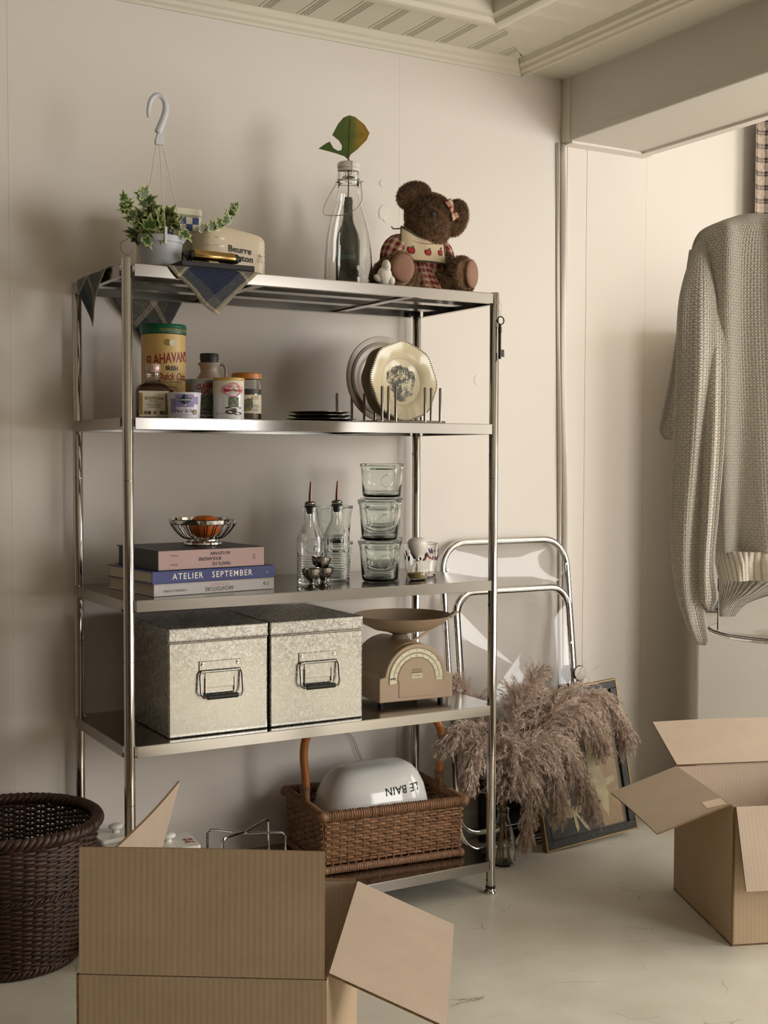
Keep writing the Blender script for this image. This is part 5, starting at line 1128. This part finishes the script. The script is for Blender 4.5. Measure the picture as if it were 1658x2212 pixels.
R_ = math.radians
carton('cardboard_box', 'open cardboard box in front of the shelf unit with its front flap standing up', (-.328, -.731), (-.011, -.935), (.239, -.575), (-.078, -.371), .32, ((R_(92), 0), (R_(-23), 0), (R_(-60), 0), (R_(105), 0)), .190)
cb2 = carton('cardboard_box', 'open cardboard box with folded-out flaps on the floor beside the picture frames', (1.210, -.553), (1.585, -.695), (1.731, -.347), (1.357, -.208), .316, ((R_(-72), 0), (R_(-50), 0), (R_(24), 0), (R_(-20), 0)), .182)
qa, qb = on_z(1526, 1748, .322)-Vector((1.210, -.553, 0)), on_z(1568, 1738, .328)-Vector((1.210, -.553, 0))
panel('torn_tab', (qa, qb, qb+Vector((.012, .030, .004)), qa+Vector((.010, .026, .006))), .002, cb2, (0, 0, 1))
# ------------------------------------------------------------------ folded clear chair leaning on the wall
ch = thing('folding_chair', 'folded clear acrylic chair with chrome frame leaning against the wall', 'chair', (1.24, .262, 0))
TL = math.atan(.125); MC = Matrix.Rotation(-TL, 4, 'X')
def ctube(pts, r, nm, mt='chrome', closed=True, y=0):
    m = MB().tube([MC @ Vector((x_-1.24, y, z_)) for x_, z_ in pts], r, 12, closed=closed); return m.build(nm, mt, ch, smooth=180)
def rr_loop(x0, x1, z0, z1, r, n=8): return [(x_, z_) for x_, z_ in rrect(x1-x0, z1-z0, r, n, (x0+x1)/2, (z0+z1)/2)]
ctube(rr_loop(1.022, 1.457, .010, .866, .080), .0098, 'back_frame', y=.006)
ctube(rr_loop(1.043, 1.437, .300, .725, .062), .0098, 'seat_frame', y=-.016)
ctube([(1.036, .470)]+[(1.036+.07-.07*math.cos(t_), .125-.07*math.sin(t_)) for t_ in np.linspace(0, PI/2, 9)]+[(1.444-.07+.07*math.sin(t_), .125-.07*math.cos(t_)) for t_ in np.linspace(0, PI/2, 9)]+[(1.444, .470)], .0085, 'leg_frame', closed=False, y=.028)
for y_ in (-.020, .004, .027): MB().lathe([(0, -.010), (.020, -.010), (.023, -.007), (.023, .007), (.020, .010), (0, .010)], 28, M=MC @ Matrix.Translation((1.452-1.24, y_, .470)) @ Matrix.Rotation(PI/2, 4, 'X')).build('hinge_disc', 'chrome_dark', ch)
for y_ in (-.020, .004, .027): MB().lathe([(0, -.010), (.020, -.010), (.023, -.007), (.023, .007), (.020, .010), (0, .010)], 28, M=MC @ Matrix.Translation((1.030-1.24, y_, .470)) @ Matrix.Rotation(PI/2, 4, 'X')).build('hinge_disc', 'chrome_dark', ch)
def sheet(x0, x1, z0, z1, r, y, dish, nm, th=.006):
    out = rrect(x1-x0, z1-z0, r, 6, (x0+x1)/2-1.24, (z0+z1)/2); n_ = len(out); cx_, cz_ = (x0+x1)/2-1.24, (z0+z1)/2; K = 10
    vs = []; fs = []
    for side in (0, 1):
        for k in range(K+1):
            f_ = 1-k/K*.999; dd = dish*math.cos(min(1, f_*1.02)*PI/2)**.8 if f_ < .98 else 0
            for a_, b_ in out: vs.append(MC @ Vector((cx_+(a_-cx_)*f_, y+dd+side*th, cz_+(b_-cz_)*f_)))
    S = (K+1)*n_
    for side in (0, 1):
        for k in range(K):
            for i in range(n_):
                j = (i+1) % n_; q_ = (side*S+k*n_+i, side*S+k*n_+j, side*S+(k+1)*n_+j, side*S+(k+1)*n_+i); fs.append(q_ if side == 0 else q_[::-1])
        fs.append(tuple(side*S+K*n_+i for i in range(n_)))
    for i in range(n_): j = (i+1) % n_; fs.append((i, S+i, S+j, j))
    return MB().add(vs, fs).build(nm, 'acrylic', ch, smooth=50)
sheet(1.034, 1.446, .735, .855, .055, .003, .010, 'backrest'); sheet(1.055, 1.425, .312, .713, .052, -.020, .022, 'seat')
for x_, z_ in ((1.448, .79), (1.448, .56), (1.430, .56), (1.032, .79)): MB().lathe([(.004, 0), (.0035, .002), (0, .0028)], 12, M=MC @ Matrix.Translation((x_-1.24, -.0255 if x_ < 1.44 and x_ > 1.1 else -.004, z_)) @ Matrix.Rotation(PI/2, 4, 'X')).build('screw', 'chrome', ch)
MB().box(-.165, -.130, -.012, .012, .0, .018).build('rubber_foot', 'black_rubber', ch, smooth=0, bevel=.002); MB().box(.130, .165, -.012, .012, .0, .018).build('rubber_foot', 'black_rubber', ch, smooth=0, bevel=.002)
# ------------------------------------------------------------------ picture frames
def frame(name, label, x0, x1, y0, H, lean, y_rot=0, tilt=0, bw=.026, mats=('frame_dark', 'gold_paint')):
    t = thing(name, label, 'picture frame', (x0, y0, .001), y_rot); Wd = x1-x0; MF = Matrix.Rotation(tilt, 4, 'Y') @ Matrix.Rotation(-lean, 4, 'X'); t_ = .018
    def bx(a0, a1, z0, z1, y0_, y1_, nm, mt, bev=.002): return MB().box(a0, a1, y0_, y1_, z0, z1).xf(MF).build(nm, mt, t, smooth=0, bevel=bev)
    for nm, (a0, a1, z0, z1) in (('bottom_rail', (0, Wd, 0, bw)), ('top_rail', (0, Wd, H-bw, H)), ('side_rail', (0, bw, bw, H-bw)), ('side_rail', (Wd-bw, Wd, bw, H-bw))): bx(a0, a1, z0, z1, 0, t_, nm, mats[0])
    g = .004
    for a0, a1, z0, z1 in ((-g*.2, Wd+g*.2, -.0, g), (-g*.2, Wd+g*.2, H-g, H), (-g*.3, g, 0, H), (Wd-g, Wd+g*.3, 0, H)): bx(a0, a1, z0, z1, -.0015, t_+.001, 'gilt_edge', mats[1], .0008)
    for a0, a1, z0, z1 in ((bw-.004, Wd-bw+.004, bw-.004, bw), (bw-.004, Wd-bw+.004, H-bw, H-bw+.004), (bw-.004, bw, bw, H-bw), (Wd-bw, Wd-bw+.004, bw, H-bw)): bx(a0, a1, z0, z1, -.001, .004, 'inner_bead', mats[0], .0006)
    return t, bx, Wd, H, bw
fr, bx_, Wd, H_, bw = frame('picture_frame', 'dark ornate picture frame with gilt edge holding a brown painting of draped cloth', 1.255, 1.582, .182, .437, .165, tilt=-.065)
bx_(bw, Wd-bw, bw, H_-bw, .006, .010, 'painting', 'pic_dark', 0)
def pic(poly, mt, nm, y=.0055):
    MF = Matrix.Rotation(-.065, 4, 'Y') @ Matrix.Rotation(-.165, 4, 'X'); MB().prism([(a_, b_) for a_, b_ in poly], y, y+.0004).xf(MF).build(nm, mt, fr, smooth=0)
pic([(.215, .030), (.285, .030), (.285, .40), (.235, .40), (.225, .25), (.20, .10)], 'pic_brown', 'painted_curtain', .0056)
pic([(.180, .155), (.235, .05), (.245, .12), (.225, .20), (.235, .35), (.205, .40), (.175, .38), (.185, .26)], 'pic_cream', 'painted_drape', .0051)
pic([(.030, .075), (.150, .110), (.275, .150), (.270, .166), (.150, .150), (.060, .105)], 'pic_cream', 'painted_table', .0052)
pic([(.030, .026), (.210, .026), (.200, .100), (.150, .105), (.045, .075)], 'pic_black', 'painted_table_front', .0054)
pic([(.055, .088), (.10, .075), (.155, .092), (.16, .10), (.12, .106), (.08, .104)], 'pic_brown', 'painted_dish', .0046); pic([(.105, .105), (.150, .105), (.150, .15), (.112, .15)], 'pic_black', 'painted_jug', .0047)
pic([(.112, .090), (.120, .090), (.155, .045), (.158, .030), (.145, .040)], 'pic_cream', 'painted_ribbon', .0043); pic([(.108, .090), (.116, .090), (.125, .045), (.118, .030), (.112, .05)], 'pic_cream', 'painted_ribbon', .0043)
f2, bx2, W2, H2, b2_ = frame('picture_frame', 'plain dark picture frame standing behind the gilt-edged frame', 1.150, 1.47, .347, .300, .04, mats=('frame_wood', 'frame_dark'))
bx2(b2_, W2-b2_, b2_, H2-b2_, .006, .010, 'backing', 'pic_black', 0)
# ------------------------------------------------------------------ pampas grass in a bottle
vs_ = thing('pampas_bottle', 'clear glass bottle on the floor holding dried pampas grass', 'vase', (1.094, .168, 0))
MB().lathe([(0, 0), (.029, 0), (.0325, .003), (.0335, .014), (.033, .05), (.029, .085), (.0215, .112), (.0165, .128), (.0155, .150), (.0175, .151), (.0175, .158), (.0135, .158), (.0135, .130), (.0195, .111), (.0268, .084), (.0308, .05), (.0312, .014), (.029, .007), (0, .006)], 44).build('body', 'clear_glass', vs_, smooth=60)
MB().tube([(-.018*math.cos(t_)-.002, -.018*math.sin(t_), .145+.003*math.sin(2*t_)) for t_ in np.linspace(0, 2*PI, 25)[:-1]], .0010, 6, closed=True).build('wire_collar', 'black_metal', vs_)
MB().tube(catmull([(-.019, -.004, .146), (-.026, -.006, .135), (-.027, -.006, .118), (-.018, -.010, .110)], 6), .0010, 6).build('wire_bail', 'black_metal', vs_)
tw = MB()
for k in range(3): tw.tube([(.0125*math.cos(t_), .0125*math.sin(t_), .178+k*.0022) for t_ in np.linspace(0, 2*PI, 21)[:-1]], .0011, 5, closed=True)
tw.build('twine', 'straw', vs_)
T0 = Vector((1.094, .168, .18))
def plume(label, pts, wid, n, seed, droop=.6, start=.32):
    rn = random.Random(seed); t = thing('dried_pampas', label, 'dried grass', (1.094, .168, .0065), group='pampas grass plumes in the bottle'); o = Vector((1.094, .168, .0065))
    a0 = rn.uniform(0, 2*PI); foot = Vector((.020*math.cos(a0), .020*math.sin(a0), .003)); neck = Vector((.007*math.cos(a0+2.5), .007*math.sin(a0+2.5), .165))
    path = catmull([foot, foot.lerp(neck, .6), neck]+[Vector(q_)-o for q_ in pts], 10); N_ = len(path)
    MB().tube(path, [.0016*(1-.6*i/N_)+.0003 for i in range(N_)], 6).build('stem', 'straw', t)
    m = MB(); i0 = int(N_*start)
    def P_(f_): x_ = i0+(N_-1-i0)*f_; k = min(N_-2, int(x_)); return path[k].lerp(path[k+1], x_-k), (path[k+1]-path[k]).normalized()
    for _ in range(max(50, n//13)):
        # one branchlet of the panicle with its hairs
        f_ = rn.random()**.9; p_, d_ = P_(f_); prof = math.sin(PI*min(1, .12+f_*.86))**.6; L = wid*(.7+.75*rn.random())*(.40+.60*prof)
        q_ = Vector((rn.gauss(0, 1), rn.gauss(0, 1), rn.gauss(0, 1))); q_ = (q_-d_*q_.dot(d_)).normalized()
        v_ = (d_*rn.uniform(.4, .95)+q_*rn.uniform(.25, .85)).normalized(); cur = p_.copy(); S = 9; br = []
        for s_ in range(S+1):
            br.append((cur.copy(), v_.copy())); v_ = (v_+Vector((rn.gauss(0, .06), rn.gauss(0, .06), -droop*.20+rn.gauss(0, .06)))).normalized(); cur = cur+v_*(L/S)
        for h_ in range(62):
            k = rn.random()*S; a_ = br[int(k)]; b_ = a_[0]+a_[1]*(L/S)*(k-int(k)); l_ = rn.uniform(.009, .022)*(1-.35*k/S)
            e_ = (a_[1]*1.0+Vector((rn.gauss(0, .42), rn.gauss(0, .42), rn.gauss(0, .42)-.18*droop))).normalized(); sd = e_.cross(Vector((rn.gauss(0, 1), rn.gauss(0, 1), rn.gauss(0, 1)))).normalized()*.00062
            e2 = (e_+Vector((0, 0, -.35*droop))).normalized(); c_ = b_+e_*l_*.55; m.add([b_-sd, b_+sd, c_+sd*.8, c_-sd*.8, c_+e2*l_*.5], [(0, 1, 2, 3), (3, 2, 4)])
    stuff(m.build('plume', 'plume_hair', t, smooth=0)); return t
PW_ = lambda u, v, y: on_y(u, v, y)
lab = 'dried pampas grass plume '
plume(lab+'standing upright beside the front right post', [PW_(1098, 1640, .17), PW_(1110, 1560, .17), PW_(1128, 1500, .18), PW_(1160, 1455, .19)], 0.063, 2812, 1, .35)
plume(lab+'leaning against the clear chair seat', [PW_(1105, 1640, .20), PW_(1140, 1570, .22), PW_(1180, 1515, .23), PW_(1235, 1495, .24)], 0.063, 2437, 2, .5)
plume(lab+'arching furthest toward the cardboard box', [PW_(1125, 1640, .17), PW_(1170, 1565, .17), PW_(1230, 1510, .17), PW_(1290, 1500, .16), PW_(1335, 1550, .15), PW_(1350, 1600, .15)], 0.084, 4500, 3, .8)
plume(lab+'arching over the top of the gilt-edged frame', [PW_(1120, 1640, .15), PW_(1180, 1560, .14), PW_(1230, 1530, .13), PW_(1280, 1560, .12), PW_(1300, 1610, .12)], 0.077, 3750, 4, .8)
plume(lab+'bending low across the middle of the picture frame', [PW_(1120, 1660, .12), PW_(1165, 1605, .10), PW_(1210, 1600, .09), PW_(1240, 1650, .08), PW_(1262, 1700, .08), PW_(1285, 1755, .09)], 0.077, 4125, 5, .9)
plume(lab+'hanging straight down over the painting', [PW_(1110, 1660, .11), PW_(1150, 1615, .09), PW_(1185, 1625, .08), PW_(1200, 1690, .075), PW_(1205, 1750, .08)], 0.077, 4125, 6, .9)
plume(lab+'drooping to the floor beside the bottle', [PW_(1105, 1690, .12), PW_(1125, 1660, .10), PW_(1148, 1690, .09), PW_(1145, 1760, .09), PW_(1132, 1825, .10)], 0.059, 2812, 7, .9)
plume(lab+'reaching left under the fourth shelf', [PW_(1080, 1650, .17), PW_(1050, 1590, .17), PW_(1015, 1575, .17), PW_(980, 1585, .17), PW_(950, 1610, .17)], 0.056, 2812, 8, .8)
plume(lab+'drooping behind the front right post', [PW_(1080, 1660, .15), PW_(1055, 1610, .14), PW_(1030, 1610, .13), PW_(1018, 1650, .12), PW_(1012, 1690, .12)], 0.059, 2812, 9, .9)
plume(lab+'with the smallest head, close in front of the post', [PW_(1088, 1680, .12), PW_(1085, 1620, .11), PW_(1098, 1605, .10), PW_(1112, 1640, .09), PW_(1114, 1690, .09)], 0.041, 1687, 10, .9)
plume(lab+'hidden furthest back near the chair leg', [PW_(1085, 1640, .24), PW_(1060, 1570, .25), PW_(1030, 1520, .255), PW_(1000, 1490, .26), PW_(985, 1475, .26)], 0.050, 2250, 11, .5)
plume(lab+'in the middle of the bunch, filling behind the others', [PW_(1110, 1660, .20), PW_(1140, 1600, .19), PW_(1165, 1580, .19), PW_(1190, 1600, .18), PW_(1205, 1640, .18)], 0.070, 3375, 12, .6)
# ------------------------------------------------------------------ white appliance, curtain
A0 = on_y(1503, 1500, .14); ax = Vector((.70, -.714, 0)).normalized(); dp_ = Vector((.714, .70, 0)).normalized()
apl = thing('upright_heater', 'white upright appliance with small grey control panel behind the knitted cardigan', 'appliance', (A0.x, A0.y, 0), math.atan2(ax.y, ax.x))
MB().box(0, .52, 0, .345, .02, 1.50).build('body', 'appliance_white', apl, smooth=0, bevel=.006)
MB().box(.02, .50, .02, .325, 0, .02).build('plinth', 'panel_grey', apl, smooth=0)
def apx(u, v):   # point on the front plane, local
    n_ = Vector((ax.y, -ax.x, 0)); d_ = ray(u, v); s_ = (A0-CAM).dot(n_)/d_.dot(n_); q_ = CAM+d_*s_-Vector((A0.x, A0.y, 0)); return (q_.dot(ax), q_.z)
x0, z0 = apx(1518, 1322); x1, z1 = apx(1560, 1268)
cp = MB().box(x0, x1, -.004, 0, z0, z1).build('control_panel', 'panel_grey', apl, smooth=0, bevel=.001)
for a0_, a1_, b0_, b1_ in ((x0, x1, z0, z0+.002), (x0, x1, z1-.002, z1), (x0, x0+.002, z0, z1), (x1-.002, x1, z0, z1)): MB().box(a0_, a1_, -.0052, -.0041, b0_, b1_).build('panel_edge', 'ink', cp, smooth=0)
MB().lathe([(.016, 0), (.015, .008), (0, .009)], 24, M=Matrix.Translation((x0+.018, -.0042, (z0+z1)/2+.002)) @ Matrix.Rotation(PI/2, 4, 'X')).build('dial_knob', 'black_metal', cp)
for k in range(3): MB().box(x0+.006+.015*k, x0+.013+.015*k, -.0048, -.0042, z0+.007, z0+.013).build('symbol', 'ink', cp, smooth=0)
cu = thing('plaid_curtain', 'dark plaid curtain hanging from a rod beyond the beam', 'curtain', (2.185, .345, .25))
def cur(a, b): x_ = a*.85; return (x_, .020*math.sin(2*PI*x_/.13)*(.6+.4*b)-.006*math.sin(31*x_), b*1.945)
MB().grid(150, 30, cur, uv=lambda a, b: (a*.95+.01, b*1.945+.01)).build('fabric', 'curtain_plaid', cu, smooth=180, solid=.001)
MB().tube([(-.05, 0, 1.955), (.93, 0, 1.955)], .009, 12).build('rod', 'chrome_dark', cu)
# ------------------------------------------------------------------ clear stool under a knitted cardigan
SC_ = at_d(1702, 1345, 2.25)
sx_, sy_ = SC_.x, SC_.y
stl = thing('acrylic_stool', 'clear acrylic high stool with curved back under the cardigan', 'stool', (sx_, sy_, 0), -YAW)
SZ = .785; SRD = .140
MB().lathe([(0, SZ-.006), (SRD-.01, SZ-.006), (SRD, SZ-.003), (SRD, SZ+.003), (SRD-.003, SZ+.004), (SRD-.02, SZ), (0, SZ)], 72).build('seat', 'acrylic_thin', stl, smooth=50)
MB().tube([(SRD*math.cos(t_), SRD*math.sin(t_), SZ+.001) for t_ in np.linspace(0, 2*PI, 73)[:-1]], .0012, 6, closed=True).build('seat_edge', 'panel_grey', stl)
def bk(a, b, e=0):
    t_ = PI*.5+(a-.5)*2.3; r_ = SRD-.012-e; top = .70-.10*abs(a-.5)**2*4
    return (r_*math.cos(t_)*1.1, -.02+r_*math.sin(t_)*.25, SZ+.004+top*b)
vsb = MB().grid(40, 16, bk)
n_ = len(vsb.v); MBk = MB().add(vsb.v, vsb.f).build('backrest', 'acrylic_thin', stl, smooth=180, solid=.004)
MB().lathe([(0, .012), (.028, .012), (.024, .03), (.024, SZ-.03), (.06, SZ-.0065), (0, SZ-.0065)], 32).build('pedestal', 'chrome', stl)
MB().lathe([(0, 0), (.128, 0), (.130, .004), (.05, .0115), (0, .0118)], 48).build('base', 'chrome', stl)
# cardigan
cg_ = thing('knit_cardigan', 'cream chunky knitted cardigan draped over the clear stool back', 'cardigan', tuple(at_d(1690, 460, 2.25)))
CO = at_d(1690, 460, 2.25)
def drape(nm, secs, rows=70, n=96, folds=(), mt='knit', rib=None, e=.8, closeb=True):
    K = len(secs); S = [Vector((q_[0], q_[1], q_[2])) for q_ in secs]; ex = [Vector((q_[3], q_[4], 0)) for q_ in secs]
    tt = catmull(S, 12); te = catmull(ex, 12); M_ = len(tt)
    leng = [0]
    cen = [at_d((q_.x+q_.y)/2, q_.z, x_.x) for q_, x_ in zip(tt, te)]
    for a_, b_ in zip(cen[:-1], cen[1:]): leng.append(leng[-1]+(b_-a_).length)
    wmax = max((q_.y-q_.x)/2*x_.x/FPX for q_, x_ in zip(tt, te)); per = wmax*4.2
    def fn(a, b):
        i = min(M_-1, int(round(b*(M_-1)))); q_, x_ = tt[i], te[i]; w_ = max(.002, (q_.y-q_.x)/2*x_.x/FPX); th = x_.y; an = 2*PI*a; ca, sa = math.cos(an), math.sin(an)
        X = w_*math.copysign(abs(ca)**e, ca); Y = -th*math.copysign(abs(sa)**e, sa)      # sa>0 : towards the camera
        for k_, amp, ph, slope in folds:
            f_ = amp*math.sin(k_*(X/wmax)+ph+slope*b)*min(1, b*3)*(1 if sa > 0 else .5)*min(1, 3*abs(sa)); Y -= f_
        fwd = Vector((_fw.x, _fw.y, 0)).normalized()
        return tuple(cen[i]-CO+_r0*X+fwd*Y)
    m = MB().grid(n+1, M_, fn, uv=lambda a, b: (a*per+.001, leng[min(M_-1, int(round(b*(M_-1))))]+.001))
    return m.build(nm, mt, cg_, smooth=180)
s0 = 2.25
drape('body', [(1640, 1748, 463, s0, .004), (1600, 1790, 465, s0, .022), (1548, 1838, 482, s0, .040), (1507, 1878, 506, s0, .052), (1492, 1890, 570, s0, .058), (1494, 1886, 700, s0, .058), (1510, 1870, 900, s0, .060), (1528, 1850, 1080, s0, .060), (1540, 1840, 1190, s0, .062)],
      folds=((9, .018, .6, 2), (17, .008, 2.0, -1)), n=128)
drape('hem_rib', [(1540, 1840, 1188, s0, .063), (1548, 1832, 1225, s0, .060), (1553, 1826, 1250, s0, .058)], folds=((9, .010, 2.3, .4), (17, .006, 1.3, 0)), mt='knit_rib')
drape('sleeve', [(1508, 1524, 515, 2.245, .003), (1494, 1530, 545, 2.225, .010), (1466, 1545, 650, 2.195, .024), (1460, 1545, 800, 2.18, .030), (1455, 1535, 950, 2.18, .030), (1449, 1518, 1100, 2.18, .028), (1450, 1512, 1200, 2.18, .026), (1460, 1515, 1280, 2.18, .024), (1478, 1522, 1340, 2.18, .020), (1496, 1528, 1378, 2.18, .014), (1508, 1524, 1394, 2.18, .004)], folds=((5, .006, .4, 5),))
drape('back_panel', [(1488, 1520, 540, 2.31, .006), (1470, 1510, 660, 2.31, .014), (1448, 1495, 800, 2.31, .016), (1428, 1480, 900, 2.31, .014), (1424, 1474, 930, 2.31, .012), (1436, 1470, 950, 2.31, .004)], folds=((5, .004, .4, 2),))
drape('front_edge', [(1540, 1556, 590, 2.222, .003), (1528, 1562, 680, 2.200, .010), (1518, 1566, 790, 2.175, .016), (1516, 1562, 950, 2.16, .018), (1512, 1550, 1100, 2.16, .018), (1508, 1540, 1220, 2.16, .018), (1510, 1548, 1285, 2.16, .016), (1520, 1540, 1308, 2.16, .010), (1528, 1538, 1320, 2.16, .003)], folds=((5, .004, 1.4, 4),))
drape('back_hem', [(1548, 1790, 1180, 2.33, .008), (1550, 1760, 1240, 2.33, .008), (1552, 1690, 1275, 2.33, .008), (1553, 1620, 1300, 2.33, .006), (1554, 1585, 1322, 2.33, .003)], folds=((7, .004, 1.4, 1),), mt='knit_rib')
